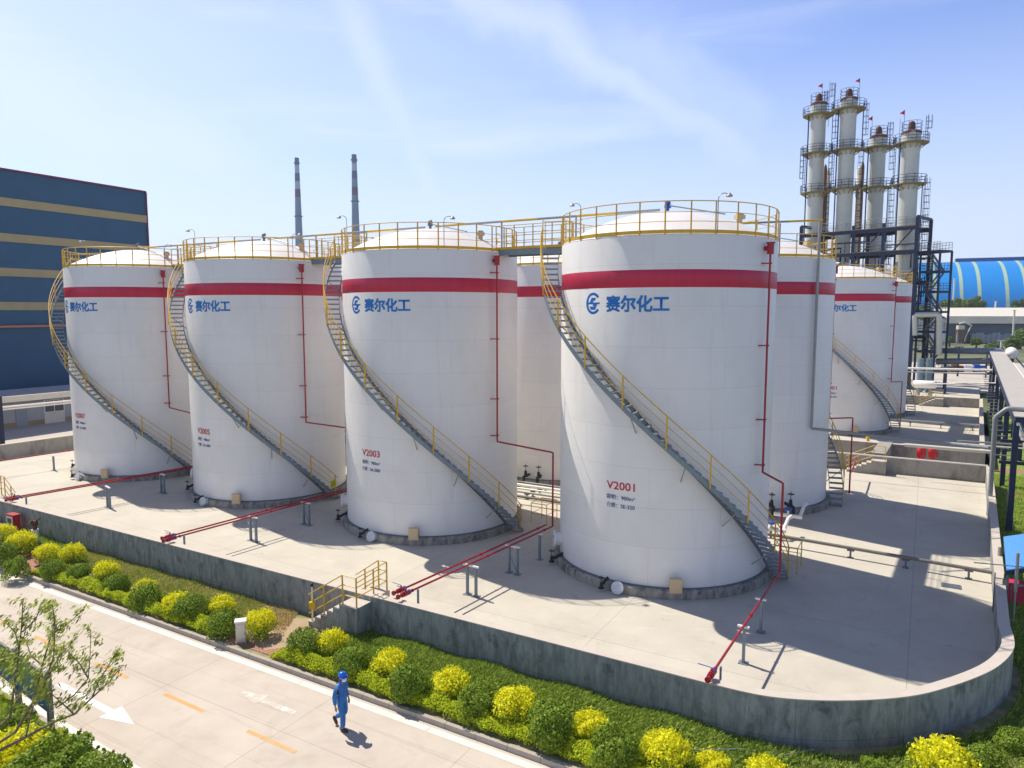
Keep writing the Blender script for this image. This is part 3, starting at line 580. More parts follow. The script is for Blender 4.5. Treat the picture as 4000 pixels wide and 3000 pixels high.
def pipe(name, pts, r, m, label, cat='pipe', n=10, stands=(), zs=0., group=None, flanges=()):
    o = Vector(pts[0]); t = thing(name, label, cat, o, 0, group)
    P = [Vector(p)-o for p in pts]; Q = [P[0]]
    for i in range(1, len(P)-1):
        a_ = (P[i]-P[i-1]).normalized(); c_ = (P[i+1]-P[i]).normalized(); e = r*2
        Q += [P[i]-a_*e, P[i]-a_*e*.3+c_*e*.3*0+ (c_-a_)*0+a_*0, P[i]+c_*e*.3, P[i]+c_*e]
    Q.append(P[-1]); MB().tube(Q, r, n).build('pipe_run', m, t, smooth=45)
    for s in stands:
        p = Vector(s)-o; MB().box((p.x, p.y, (zs-o.z+p.z-r)/2), (.08, .08, max(.05, p.z-r-(zs-o.z))), UA).box((p.x, p.y, p.z-r-.03), (.3, .12, .05), UA).box((p.x, p.y, zs-o.z+.01), (.25, .25, .02), UA).build('stand', dgalv_m, t)
    for s in flanges:
        p = Vector(s)-o; MB().tube([p-U*.04, p+U*.04], r*1.7, 12).build('flange', m, t)
    return t
x, y = T[2]; a_ = R(-63)
p63 = Vector((x+4.68*math.cos(a_), y+4.68*math.sin(a_), 0)); pe = gz(3862, 1742, 4.72)
pipe('grey_pipe', [(p63.x, p63.y, 15.75), (p63.x, p63.y, 4.72), tuple(p63+U*2.6+Vector((0, 0, 4.6))), tuple(pe+Vector((0, 0, -.1)))], .075, grey_pipe_m, 'grey pipe running down the back-row tank beside V2001 and away to the right')
pipe('process_pipe', [(-9.5, 46.3, .45), (-4.0, 43.1, .45), (12.98, 32.9, .45), (19.7, 28.2, .45), (20.0, 28.6, 1.4)], .08, mat('weathered_pipe', (.20, .18, .16), .7, var=.2, vscale=3), 'thick grey pipe on low stands crossing the deck right of tank V2001', stands=[(15.2, 31.35, .45), (17.0, 30.1, .45), (18.9, 28.8, .45), (4.5, 38, .45), (-1, 41.3, .45)])
for k, (o_, r_) in enumerate(((1.0, .07), (1.7, .06), (2.5, .09), (3.2, .05))):
    a0 = Vector((-4.0, 43.1, .4))+V*o_; pipe('process_pipe', [tuple(a0), tuple(a0+U*9.5)], r_, (grey_pipe_m, pale_pipe_m, roof_m, grey_pipe_m)[k], ('first', 'second', 'third', 'fourth')[k]+' thin pale pipe behind tank V2003, counted from the near side', stands=[tuple(a0+U*s) for s in (2, 5, 8)], group='low pipes behind tank V2003')
q0, q1 = gz(3527, 1643, .5), gz(3832, 1663, .5)
pipe('process_pipe', [tuple(q0-U*6), tuple(q1), tuple(q1+V*9)], .12, grey_pipe_m, 'grey pipe on low stands crossing the far deck', stands=[tuple(q0.lerp(q1, s)) for s in (.1, .5, .9)])
# ------------------------------------------------------------------ red foam pipes on the deck
def foam_line(a_, b_, dbl, label, stands, z=1.27):
    A, B = Vector((*a_, z)), Vector((*b_, z)); t = thing('foam_line', label, 'fire pipe', A, 0, 'red fire pipes'); d = (B-A).normalized(); n_ = Vector((d.y, -d.x, 0))
    offs = (0, -.36) if dbl else (0,)
    for o_ in offs:
        p, q = n_*o_-d*.05, (B-A)+n_*o_; pr = MB().tube([p, q], .038, 10)
        for f_ in (.05, .5, .93): m_ = p.lerp(q, f_); pr.tube([m_-d*.03, m_+d*.03], .06, 10)
        pr.build('pipe_run', red_pipe_m, t, smooth=40)
        e = p+d*(.15 if o_ == 0 else .3); v_ = MB().tube([e-d*.1, e+d*.1], .09, 12).tube([e-d*.36, e-d*.12], .055, 10).tube([e-d*.4, e-d*.34], .085, 12).tube([e-d*.2, e-d*.15], .085, 12).tube([e, e+Vector((0, 0, .16))], .03, 8).build('valve', red_pipe_m, t, smooth=40)
        MB().bar(e+Vector((0, 0, .17))-n_*.02, e+Vector((0, 0, .2))-U*.38, .03, .012).tube([e+d*.12, e+d*.2], .09, 12).build('valve_handle', valve_blue_m if o_ == 0 else dgalv_m, v_)
    e = d*.62+n_*.1; MB().bar(e, e-Vector((0, 0, z-.05)), .07, .05).box((e.x, e.y, -z+.01), (.22, .22, .02), UA).build('stand', galv_m, t)
    return t, A, d, n_
def stand_frame(pos, z, dbl, label, d, brace=False):
    t = thing('pipe_stand', label, 'pipe stand', (pos[0], pos[1], 0), 0, 'pipe stands'); n_ = Vector((d.y, -d.x, 0)); 
    ps = (Vector((0, 0, 0)), n_*-.42) if dbl else (Vector((0, 0, 0)),)
    for p in ps:
        MB().bar(p+n_*.03, p+n_*.03+Vector((0, 0, z)), .11, .08).box((p.x+n_.x*.03, p.y+n_.y*.03, .012), (.28, .28, .022), UA).build('leg', galv_m, t)
    c0, c1 = (n_*.18, n_*-.18) if not dbl else (n_*.15, n_*-.58)
    MB().bar(c0+Vector((0, 0, z+.03)), c1+Vector((0, 0, z+.03)), .09, .06).build('crossarm', roof_m, t)
    if brace and dbl: MB().tube([Vector((0, 0, .1)), ps[1]+Vector((0, 0, z-.2))], .02, 6).build('brace', galv_m, t)
def dirv(a_, b_): return Vector((b_[0]-a_[0], b_[1]-a_[1], 0)).normalized()
L1 = ((5.35, 18.46), (10.05, 26.15)); foam_line(*L1, False, 'single red fire pipe running from the curved wall to tank V2001', None)
d = dirv(*L1); stand_frame((7.26, 21.66), 1.15, False, 'grey T-shaped stand in sunlight under the single red pipe', d); stand_frame((8.55, 23.83), 1.15, False, 'grey T-shaped stand in shade under the single red pipe, nearer tank V2001', d)
L3 = ((-3.75, 24.02), (1.85, 31.95)); foam_line(*L3, True, 'pair of red fire pipes between tanks V2003 and V2001, ending beside the yellow-railed steps', None)
d = dirv(*L3); stand_frame((-1.42, 26.95), 1.15, True, 'two-legged stand in sunlight under the red pipes nearest the yellow-railed steps', d); stand_frame((.2, 29.3), 1.15, True, 'braced two-legged stand in the shadow beside tank V2001', d, True); stand_frame((1.2, 31.1), 1.15, False, 'single post under the red pipes close to the foot of tank V2001', d)
L5 = ((-14.75, 30.1), (-8.8, 38.7)); foam_line(*L5, True, 'pair of red fire pipes between tanks V2005 and V2003', None)
d = dirv(*L5); stand_frame((-12.3, 33.6), 1.15, True, 'two-legged stand in sunlight under the red pipes between V2005 and V2003', d); stand_frame((-10.5, 36.25), 1.15, True, 'braced stand in shadow under the red pipes between V2005 and V2003', d, True)
L7 = ((-26.1, 36.7), (-19.9, 44.5)); foam_line(*L7, True, 'pair of red fire pipes between tanks V2007 and V2005', None)
d = dirv(*L7); stand_frame((-22.6, 39.5), 1.15, True, 'two-legged stand in sunlight under the red pipes between V2007 and V2005', Vector((.7, .71, 0))); stand_frame((-21.1, 42.75), 1.15, True, 'braced stand in shadow under the red pipes between V2007 and V2005', d, True)
L9 = ((-37.5, 42.9), (-31.2, 51.2)); foam_line(*L9, False, 'thin red pipe crossing the deck left of tank V2007', None, 1.1); stand_frame((-31.9, 49.2), 1.0, False, 'thin post under the red pipe left of tank V2007', dirv(*L9))
# second red riser near back-row tank
pipe('foam_line', [(20.4, 42.6, .06), (20.4, 42.6, 1.3), (21.4, 44.3, 1.3), (22.5, 46.4, 1.4)], .05, red_pipe_m, 'short red pipe at the foot of the back-row tank on the right')

# ------------------------------------------------------------------ steps over the bund
def over_steps(pos, u_, n_, label, ztop, nst=5, inner=True, sgn=-1, mconc=wall_m, base=-.22, wid=.75, lp=.8):
    """concrete steps climbing along a wall to a landing; pos on the wall face, u_ along wall, n_ outward; sgn=-1: steps fall towards -u_"""
    t = thing('wall_steps', label, 'steps', (pos[0], pos[1], 0)); u_ = u_*(-sgn)
    def quad(s0, s1, a0, a1): return [tuple((u_*s+n_*a)[:2]) for s, a in ((s0, a0), (s1, a0), (s1, a1), (s0, a1))]
    rise = (ztop-base)/(nst+1); b_ = MB(); b_.prism(quad(0, lp, .004, wid), base-.1, ztop)
    for i in range(nst): z = ztop-rise*(i+1); b_.prism(quad(-.3*(i+1), -.3*i-.002, .004, wid), base-.1, z)
    st = b_.build('step_block', mconc, t); b_ = MB(); b_.prism(quad(-.01, lp+.01, .002, wid+.01), ztop+.001, ztop+.02)
    for i in range(nst): z = ztop-rise*(i+1); b_.prism(quad(-.3*(i+1)-.01, -.3*i-.006, .002, wid+.01), z+.001, z+.02)
    b_.build('tread', cope_m, st)
    if inner:
        b_ = MB(); b_.prism(quad(0, lp, -.31, -wid-.25), -.02, ztop+.08)
        for i in range(4): z = ztop+.08-rise*(i+1); b_.prism(quad(-.3*(i+1), -.3*i-.002, -.31, -wid-.25), -.02, z)
        b_.build('inner_step_block', cope_m, t)
    up = Vector((0, 0, 1)); rl = MB(); H = 1.05; o = n_*(wid-.08)
    base_pts = [u_*(-.3*nst+.1)+o+up*(ztop-rise*nst), u_*(-.3*(nst-2)+.1)+o+up*(ztop-rise*(nst-2)), u_*.1+o+up*ztop, u_*(lp-.07)+o+up*ztop]
    for k in (1., .68, .34):
        rl.tube([base_pts[0]-u_*.15+up*(H*k-.1)]+[p+up*H*k for p in base_pts[1:]], .02, 6)
    rr_ = rl.build('handrail', yel_m, t)
    for p in base_pts: MB().bar(p, p+up*H, .04).build('post', yel_m, rr_)
    if inner:
        q = u_*(lp-.07)-n_*(wid+.18)+up*(ztop+.08); rl = MB()
        for k in (1., .68, .34): rl.tube([base_pts[3]+up*H*k, q+up*(H*k), u_*.35-n_*(wid+.18)+up*(ztop+.08+H*k), u_*(-.75)-n_*(wid+.18)+up*(ztop+.08+H*k-.75)], .02, 6)
        r2 = rl.build('handrail', yel_m, t)
        for p, h in ((q, H), (u_*.35-n_*(wid+.18)+up*(ztop+.08), H), (u_*-.3-n_*(wid+.18)+up*(ztop-.35), H), (base_pts[3].lerp(q, .55), H)): MB().bar(p, p+up*h, .04).build('post', yel_m, r2)
    return t
n_out = Vector((-.5004, -.8658, 0)); u_w = Vector((.8658, -.5004, 0))
over_steps((-5.62, wy(-5.62)), u_w, n_out, 'concrete steps with bent yellow rails over the front wall, near the walking worker', .90)
over_steps((-27.9, wy(-27.9)), u_w, n_out, 'concrete steps with yellow rails over the front wall at the left edge', .90, sgn=1)
pc = nb-U*6.6
over_steps((pc.x, pc.y), U, NU, 'concrete steps with yellow rails on the cross wall, left of the two red covers', .9, 5, False, mconc=cwall_m, base=0, wid=1.1, lp=.9)
tb_ = thing('concrete_block', 'square concrete pier joining the two cross walls beside the steps', 'block', (pc.x+1.9, pc.y+1.2, 0))
MB().box((0, 1.2, .55), (.9, 5.2, 1.3), VA-R(90)).build('pier', cwall_m, tb_)
pc = e2-U*4.6-V*.05
over_steps((pc.x, pc.y), U, NU, 'small concrete steps with yellow rails at the far end of the far deck', .9, 5, False, mconc=cwall_m, base=0, wid=1.1, lp=.9)

# ------------------------------------------------------------------ red covers, fire box, hydrant monitor, bollards, sign post
for i, (px, py) in enumerate(((3598, 1772), (3643, 1778))):
    c = nb.lerp(fb, .86); p = gz(px, 1793, .55)
    t = thing('hose_reel_cover', ('left', 'right')[i]+' one of the two upright red covers between the cross walls', 'hose cover', p, 0, 'red hose covers')
    MB().tube([(0, 0, -.75), (0, 0, .05)], .03, 6).build('stand', dgalv_m, t); MB().lathe([(.0, .0), (.20, .0), (.27, .18), (.30, .5), (.27, .78), (.16, .92), (0, .93)], 10).build('cover', mat('red_fibreglass', (.62, .02, .035), .4, var=.15, vscale=3), t, smooth=40)
    b_ = MB()
    for a_ in range(0, 360, 60): b_.tube([(.275*math.cos(R(a_)), .275*math.sin(R(a_)), .18), (.305*math.cos(R(a_)), .305*math.sin(R(a_)), .5), (.18*math.cos(R(a_)), .18*math.sin(R(a_)), .9)], .02, 5)
    b_.build('rib', red_pipe_m, t)
fx = Vector((-25.0, wy(-25.0), 0))+n_out*.45
t = thing('fire_cabinet', 'red fire cabinet with a glazed door against the wall at the left', 'cabinet', (fx.x, fx.y, -.22), math.atan2(u_w.y, u_w.x))
MB().box((0, 0, .52), (.66, .32, 1.0)).box((0, 0, 1.03), (.7, .36, .05)).build('cabinet_body', mat('red_cabinet_paint', (.42, .015, .03), .45), t)
dr = MB().box((-.0, -.175, .52), (.56, .02, .9)).build('door', cream_m, t); MB().box((0, -.188, .55), (.38, .012, .62)).build('window', mat('dark_glass', (.05, .07, .07), .15), dr); MB().box((.22, -.2, .5), (.03, .03, .12)).build('handle', dgalv_m, dr)
hp = gz(140, 2120, -.22)
t = thing('fire_monitor', 'red water monitor on a white post among the yellow shrubs at the left', 'hydrant', hp)
MB().lathe([(0, 0), (.16, 0), (.16, .66), (0, .68)], 16).build('post', roof_m, t, smooth=40)
MB().tube([(0, 0, .66), (0, 0, .95)], .09, 10).tube([(0, 0, .86), (0, 0, .92)], .15, 10).tube([(-.12, 0, 1.0), (.12, 0, 1.02)], .11, 10).tube([(0, 0, 1.0), (-.1, -.15, 1.12)], .07, 8).build('monitor_body', rust_m, t, smooth=40)
MB().tube([(0, 0, 1.05), (.32, .05, 1.25)], [.05, .03], 8).tube([(-.1, 0, 1.0), (-.42, -.05, .9)], .025, 8).build('nozzle', rust_m, t)
def bollard_box(p, label, rz=.3):
    t = thing('service_box', label, 'service box', p, rz); MB().box((0, 0, .36), (.32, .26, .72)).build('cabinet_body', mat('beige_metal', (.60, .54, .44), .5, .2, var=.1, vscale=3), t)
    MB().box((0, 0, .745), (.38, .32, .045)).build('lid', roof_m, t); MB().box((0, 0, .02), (.36, .3, .05)).build('plinth', kerb_m, t); MB().box((-.13*0+.0, -.135, .4), (.24, .01, .5)).build('door', cream_m, t)
bollard_box((-9.25, 23.55, -.205), 'small beige service box with a white lid on the brick path between the shrub beds')
sp = Vector((-7.12, 24.72, -.22)); t = thing('alarm_post', 'thin post with a yellow box and a dark lamp beside the concrete steps', 'sign post', sp)
MB().tube([(0, 0, 0), (0, 0, 1.5)], .025, 8).build('post', roof_m, t); MB().box((0, -.03, .82), (.2, .12, .25), .2).build('yellow_box', mat('yellow_plastic', (.75, .48, .01), .4), t); MB().lathe([(0, 0), (.05, 0), (.055, .12), (0, .15)], 10, (0, 0, 1.5)).build('beacon', black_m, t)
sp = gz(3387, 1770, .2); t = thing('alarm_post', 'yellow box on a post left of the steps on the cross wall', 'sign post', (sp.x, sp.y, 0)); MB().tube([(0, 0, 0), (0, 0, 1.5)], .03, 8).build('post', roof_m, t); MB().box((0, 0, 1.3), (.22, .14, .35)).build('yellow_box', MATS['yellow_plastic'], t); MB().lathe([(0, 0), (.06, 0), (.06, .12), (0, .15)], 10, (0, 0, 1.5)).build('beacon', black_m, t)
sg_p = gz(1175, 1000, 0)
t = thing('warning_sign', 'yellow square sign at the foot of the stairs of tank V2005', 'sign', (T[5][0]+5.45*math.cos(R(-33)), T[5][1]+5.45*math.sin(R(-33)), 1.0), R(-33)); MB().box((0, 0, 0), (.02, .42, .42)).build('sign_plate', mat('yellow_green_plate', (.62, .60, .02), .5), t); MB().box((.012, 0, .02), (.004, .26, .03)).box((.012, 0, -.07), (.004, .3, .03)).box((.012, 0, .11), (.004, .22, .03)).build('sign_text', mat('sign_dark', (.1, .12, .03), .5), t)
# valves on short grey nozzles at tank feet
for k, th, lab in ((2, -92, 'dark gate valve with a handwheel at the foot of the back-row tank right of V2001'), (4, -108, 'dark gate valve with a handwheel on the tank between V2003 and V2001'), (4, -118, 'left one of the two dark valves on the tank between V2003 and V2001'), (2, -80, 'second dark gate valve at the foot of the back-row tank, right one')):
    a_ = R(th); x_, y_ = T[k][0]+5.0*math.cos(a_), T[k][1]+5.0*math.sin(a_); t = thing('gate_valve', lab, 'valve', (x_, y_, .5), 0, 'gate valves')
    gate_valve(MB(), (0, 0, .1), 1.1).tube([(-.55*math.cos(a_), -.55*math.sin(a_), .15), (.25*math.cos(a_), .25*math.sin(a_), .15), (.3*math.cos(a_), .3*math.sin(a_), -.3)], .09, 8).build('valve_body', black_m, t, smooth=40)
# blue-handled valves and small yellow access frame at the stair foot of V2001
for i, (px, py, Y) in enumerate(((3013, 2040, 34.2), (3079, 1986, 36.5))):
    p = at(px, py, Y); t = thing('control_valve', ('nearer', 'farther')[i]+' blue-topped control valve behind the stair foot of tank V2001', 'valve', (p.x, p.y, 0), 0, 'blue-topped valves')
    MB().lathe([(0, 0), (.13, 0), (.2, .05), (.2, .11), (.1, .16), (0, .17)], 12, (0, 0, p.z-.1)).build('actuator', valve_blue_m, t, smooth=40)
    MB().tube([(0, 0, .35), (0, 0, p.z-.1)], .05, 8).tube([(-.6, .35, .45), (.6, -.35, .45)], .11, 10).tube([(.5, -.29, .45), (.9, .2, .9), (1.2, .6, .9)], .09, 10).build('valve_body', roof_m, t, smooth=40); MB().tube([(0, 0, 0), (0, 0, .36)], .06, 8).build('stand', dgalv_m, t)
def frame(p, label, w_=.9, h_=1.1, l_=1.2):
    t = thing('access_frame', label, 'guard rail', p, UA); b_ = MB()
    for x_, y_ in ((0, 0), (w_, 0), (w_, l_), (0, l_)): b_.tube([(x_, y_, 0), (x_, y_, h_)], .022, 6)
    b_.tube([(0, 0, h_), (w_, 0, h_), (w_, l_, h_), (0, l_, h_)], .02, 6, True); b_.tube([(0, 0, h_*.5), (w_, 0, h_*.5), (w_, l_, h_*.5), (0, l_, h_*.5)], .016, 6, True); b_.build('rail_frame', yel_m, t)
frame((11.2, 29.75, 0), 'small yellow guard frame behind the stair foot of tank V2001'); frame((1.0, 36.6, 0), 'small yellow guard frame behind the stair foot of tank V2003')

for i, (px, py, lab) in enumerate(((3715, 2290, 'dark oily drain cover in the shaded part of the deck'), (3205, 1862, 'pale drain grate near the steps on the cross wall'))):
    q = gz(px, py, .0); t = thing('drain_cover', lab, 'drain', (q.x, q.y, .006), UA); MB().box((0, 0, .01), (.7, .5, .02)).build('frame', dgalv_m, t)
    for k in range(5): MB().box((0, -.18+.09*k, .025), (.6, .04, .014)).build('bar', galv_m, t)
# ------------------------------------------------------------------ right side: pipes, racks, canopy
pb = gz(3862, 2015, 0)
pipe('grey_pipe', [(pb.x, pb.y, .02), (pb.x, pb.y, 5.4), tuple(Vector((pb.x, pb.y, 5.9))+U*.5), tuple(Vector((pb.x, pb.y, 5.9))+U*2.6)], .12, grey_pipe_m, 'tall grey pipe standing inside the right-hand wall and bending at its top', n=14)
for i, (px0, py0, px1, py1, z_, r_, m_) in enumerate(((3240, 1764, 3860, 1819, 1.7, .04, roof_m), (3527, 1715, 4060, 1757, 2.6, .04, roof_m), (3740, 1722, 4100, 1745, 3.2, .06, grey_pipe_m), (3534, 1738, 3868, 1765, 1.6, .13, cream_m))):
    a_, b_ = gz(px0, py0, z_), gz(px1, py1, z_)
    pipe('pipe', [tuple(a_), tuple(b_)], r_, m_, ('lowest thin white pipe above the nearer cross wall', 'thin white pipe above the farther cross wall', 'grey pipe reaching right to the navy posts', 'thick cream pipe along the farther cross wall')[i])
tr0 = gz(3962, 1628, 5.75); tr1 = tr0+V*82
t = thing('cable_tray', 'long pale cable tray on navy posts running away at the right edge', 'cable tray', tr0); dv = tr1-tr0; c_ = U*.8
plate_m = brick_over(mat('tray_plate', (.47, .44, .39), .6, 0, var=.08, vscale=.8), 30, 2.4, .03, .55, -VA+R(90), offs=0)
MB().bar(c_, dv+c_, 1.6, .05).build('tray_cover', plate_m, t); MB().bar(c_-Vector((0, 0, .18)), dv+c_-Vector((0, 0, .18)), 1.5, .22).build('tray_side', navy_m, t)
for s in (.06, 1.54): MB().bar(U*s-Vector((0, 0, .35)), U*s+dv-Vector((0, 0, .35)), .12, .25).build('beam', navy_m, t)
for i, s in enumerate((.3, 11.5, 22, 34, 48, 62)):
    b_ = MB()
    for o_ in (.12, 1.5):
        q = V*s+U*o_; b_.bar(q-Vector((0, 0, .5)), q-Vector((0, 0, 5.95)), .32, .26)
    b_.build('column', navy_m, t)
    b_ = MB()
    for z_ in (1.3, 2.4): b_.bar(V*s-U*.5-Vector((0, 0, z_)), V*s+U*2.2-Vector((0, 0, z_)), .1, .16)
    b_.build('crossbeam', navy_m, t)
for k, (z_, o_, r_) in enumerate(((4.6, 2.4, .16), (4.4, .5, .09), (3.45, 1.0, .1), (3.5, 2.1, .07), (4.75, 3.1, .1))):
    a_ = Vector((tr0.x, tr0.y, z_))+U*o_-V*8; pipe('rack_pipe', [tuple(a_), tuple(a_+V*85)], r_, (roof_m, grey_pipe_m, galv_m, roof_m, navy_m)[k], ('large white', 'slim grey', 'dull grey', 'thin white', 'navy')[k]+' pipe lying on the rack under the cable tray', group='pipes on the right-hand rack')
for i in range(30): s = i*2.3; MB().bar(V*s-U*.75+Vector((0, 0, -2.0)), V*s-U*.05+Vector((0, 0, -2.0)), .05, .05).build('rung', grey_pipe_m, t)
# blue canopy with red fire point outside the right wall
c0 = gz(3920, 2096, 1.75); c1 = gz(3931, 2226, 1.75)
t = thing('canopy', 'bright blue sheet canopy outside the right-hand wall', 'canopy', c0); d_ = (c1-c0); L_ = d_.length
blue_sheet_m = mat('blue_sheet', (.10, .33, .78), .4, var=.05, vscale=2)
pts = [Vector((0, 0, 0)), d_, d_+Vector((3.2, .5, .25)), Vector((3.2, .5, .25))]
b_ = MB(); b_.add(pts+[p-Vector((0, 0, .04)) for p in pts], [(0, 1, 2, 3), (7, 6, 5, 4), (0, 4, 5, 1), (1, 5, 6, 2), (2, 6, 7, 3), (3, 7, 4, 0)]).build('roof_sheet', blue_sheet_m, t)
b_ = MB()
for p in pts: b_.bar(p*.96+Vector((.05, -.05, -.03)), Vector((p.x*.96+.05, p.y*.96-.05, -1.97)), .07)
b_.build('post', dgalv_m, t); b_ = MB(); b_.bar(pts[1]-Vector((0, 0, .12)), pts[2]-Vector((0, 0, .12)), .04, .16).build('fascia', navy_m, t)
c2 = gz(3935, 2245, 1.3); t = thing('fire_point', 'red fire-equipment stand under the edge of the blue canopy', 'fire stand', (c2.x+.1, c2.y, -.2), UA); MB().box((.35, 0, 1.25), (.75, .5, .05), 0).box((.35, .22, .8), (.7, .03, .8)).box((1.1, .1, 1.3), (.5, .4, .2)).build('red_panel', mat('red_panel', (.60, .03, .09), .45), t); MB().tube([(.05, -.2, 0), (.05, -.2, 1.25)], .02, 6).tube([(.65, -.2, 0), (.65, -.2, 1.25)], .02, 6).build('leg', dgalv_m, t); MB().box((.9, -.3, .9), (.3, .25, .35)).build('white_box', roof_m, t)
lp = gz(3957, 2432, -.2); t = thing('post', 'slim grey post outside the right-hand wall with pipe clamps', 'post', lp); MB().tube([(0, 0, 0), (0, 0, 1.2)], .035, 8).tube([(0, 0, 1.15), (0, 0, 2.6)], .055, 8).build('pole', grey_pipe_m, t); MB().tube([(-1.3, .4, 2.1), (0, 0, 2.1), (.25, -.1, 2.1)], .02, 6).box((.1, 0, 1.4), (.3, .1, .06)).build('clamp', galv_m, t)
q = gz(3877, 2390, 0); t = thing('instrument_stand', 'narrow dark instrument stand against the inside of the right-hand wall', 'instrument stand', (q.x, q.y, 0), UA); MB().tube([(0, 0, 0), (0, 0, 1.5)], .02, 6).tube([(.28, 0, 0), (.28, 0, 1.5)], .02, 6).bar((0, 0, .25), (.28, 0, .25), .03).bar((0, 0, 1.3), (.35, 0, 1.3), .03).build('frame', dgalv_m, t); MB().box((.3, .05, 1.15), (.12, .1, .25)).build('instrument', grey_pipe_m, t)

# ------------------------------------------------------------------ distillation columns
def cage_ladder(b_, x, y, z0, z1, dirx, diry):
    n_ = Vector((dirx, diry, 0)).normalized(); s = Vector((-n_.y, n_.x, 0))*.25
    p = Vector((x, y, 0))
    for q in (p-s, p+s): b_.bar(q+Vector((0, 0, z0)), q+Vector((0, 0, z1)), .07)
    z = z0
    while z < z1: b_.bar(p-s+Vector((0, 0, z)), p+s+Vector((0, 0, z)), .045); z += .45
    z = z0+2.2
    while z < z1:
        b_.tube([p-s+Vector((0, 0, z)), p-s*1.4+n_*.45+Vector((0, 0, z)), p+n_*.75+Vector((0, 0, z)), p+s*1.4+n_*.45+Vector((0, 0, z)), p+s+Vector((0, 0, z))], .03, 4); z += .9
    for k in (-1, 0, 1): b_.bar(p+n_*(.75 if k == 0 else .45)+s*1.4*k+Vector((0, 0, z0+2.2)), p+n_*(.75 if k == 0 else .45)+s*1.4*k+Vector((0, 0, z1)), .045)
def dist_column(px, py, Y, rad, plats, label, lad, flagside):
    top = at(px, py, Y); c = Vector((top.x, top.y, -.3)); H_ = top.z+.3
    t = thing('distillation_column', label, 'column', c, 0, 'tall distillation columns')
    b_ = MB(); b_.lathe([(rad, 0), (rad, H_-2.6), (rad*1.06, H_-2.5), (rad*1.06, H_-.25), (rad*1.0, H_)], 32); b_.build('shell', col_m, t, smooth=30)
    MB().lathe([(rad*1.12, H_-.16), (rad*1.12, H_+.06), (rad*.9, H_+.3), (rad*.42, H_+.42), (rad*.40, H_+1.1), (rad*.30, H_+1.5), (rad*.1, H_+1.68), (0, H_+1.7)], 20).build('top_cone', rust_m, t, smooth=35)
    for j, (py_, w_) in enumerate(plats):
        z = at(px, py_, Y).z+.3; R2 = rad+w_; a0, a1 = (-150, 150) if j % 2 == 0 else (-190, 60)
        p = MB().lathe([(rad*1.0, z-.05), (R2, z-.05), (R2, z+.06), (rad*1.0, z+.06)], 40, caps=False); 
        for a_ in range(0, 360, 30): p.bar((rad*.98*math.cos(R(a_)), rad*.98*math.sin(R(a_)), z-.75), ((R2-.15)*math.cos(R(a_)), (R2-.15)*math.sin(R(a_)), z-.08), .09)
        po = p.build('platform', olive_m, t)
        rl = MB()
        for h in (.4, .8, 1.2): rl.tube([(R2*math.cos(2*math.pi*i/36), R2*math.sin(2*math.pi*i/36), z+h) for i in range(36)], .035, 4, True)
        for i in range(14): a_ = 2*math.pi*i/14; rl.bar((R2*math.cos(a_), R2*math.sin(a_), z), (R2*math.cos(a_), R2*math.sin(a_), z+1.2), .06)
        rl.build('railing', navy_m, po)
        # nameplate-like manway ring on the shell
        m_ = R(-112); q = Vector(((rad+.03)*math.cos(m_), (rad+.03)*math.sin(m_), z+1.0)); nn = Vector((math.cos(m_), math.sin(m_), 0))
        MB().tube([q-nn*.1, q+nn*.22], .42, 16).tube([q+nn*.22, q+nn*.28], .5, 16).build('manway', col_m, t, smooth=40)
    zs = [at(px, p_[0], Y).z+.3 for p_ in plats]; zs = [H_+1.6]+zs+[12.]
    for j in range(len(zs)-1):
        if j >= len(lad): break
        a_ = R(lad[j]); l_ = MB(); cage_ladder(l_, (rad+.95)*math.cos(a_), (rad+.95)*math.sin(a_), zs[j+1], zs[j]+.9, math.cos(a_), math.sin(a_)); l_.build('ladder', navy_m, t)
    rl = MB()
    for h in (.5, 1.0, 1.5): rl.tube([(rad*1.1*math.cos(2*math.pi*i/20), rad*1.1*math.sin(2*math.pi*i/20), H_+h) for i in range(20)], .03, 4, True)
    for i in range(8): a_ = 2*math.pi*i/8; rl.bar((rad*1.1*math.cos(a_), rad*1.1*math.sin(a_), H_), (rad*1.1*math.cos(a_), rad*1.1*math.sin(a_), H_+1.5), .05)
    rl.build('top_railing', navy_m, t)
    MB().tube([(-(rad+.5), -.3, 10), (-(rad+.5), -.3, zs[1])], .1, 8).tube([(rad+.45, -.6, 8), (rad+.45, -.6, zs[-2])], .07, 8).build('down_pipe', navy_m, t)
    fx_ = flagside*rad*1.15
    MB().tube([(fx_, -.4, H_), (fx_, -.4, H_+3.1)], .035, 6).build('flag_pole', dgalv_m, t)
    f_ = MB(); nseg = 6
    for i in range(nseg+1):
        u_ = i/nseg; xx = fx_-.6*u_; yy = -.4+.12*math.sin(u_*7); f_.v += [(xx, yy, H_+3.05-.35*u_), (xx, yy+.05, H_+2.45+.1*u_)]
    for i in range(nseg): f_.f.append((2*i, 2*i+1, 2*i+3, 2*i+2))
    f_.build('flag', flag_m, t, fix=False); return c
dist_column(3199, 408, 116, 1.12, [(452, 1.15), (602, 1.1), (755, 1.1)], 'leftmost tall column of the four, second highest with three ring platforms', (40, -20, 190, 20), .2)
dist_column(3317, 390, 113, 1.14, [(430, 1.25), (588, 1.1), (740, 1.1)], 'highest of the four tall columns, second from the left', (170, -15, 185, 10), 1.)
dist_column(3432, 536, 115, 1.13, [(580, 1.25), (735, 1.1)], 'third tall column from the left, one of the two shorter ones', (20, 170, -5, 10), -1.)
dist_column(3561, 520, 105, 1.17, [(562, 1.1), (722, 1.05)], 'rightmost tall column, standing by the end of the navy frame', (0, 175, -10, 10), -1.)
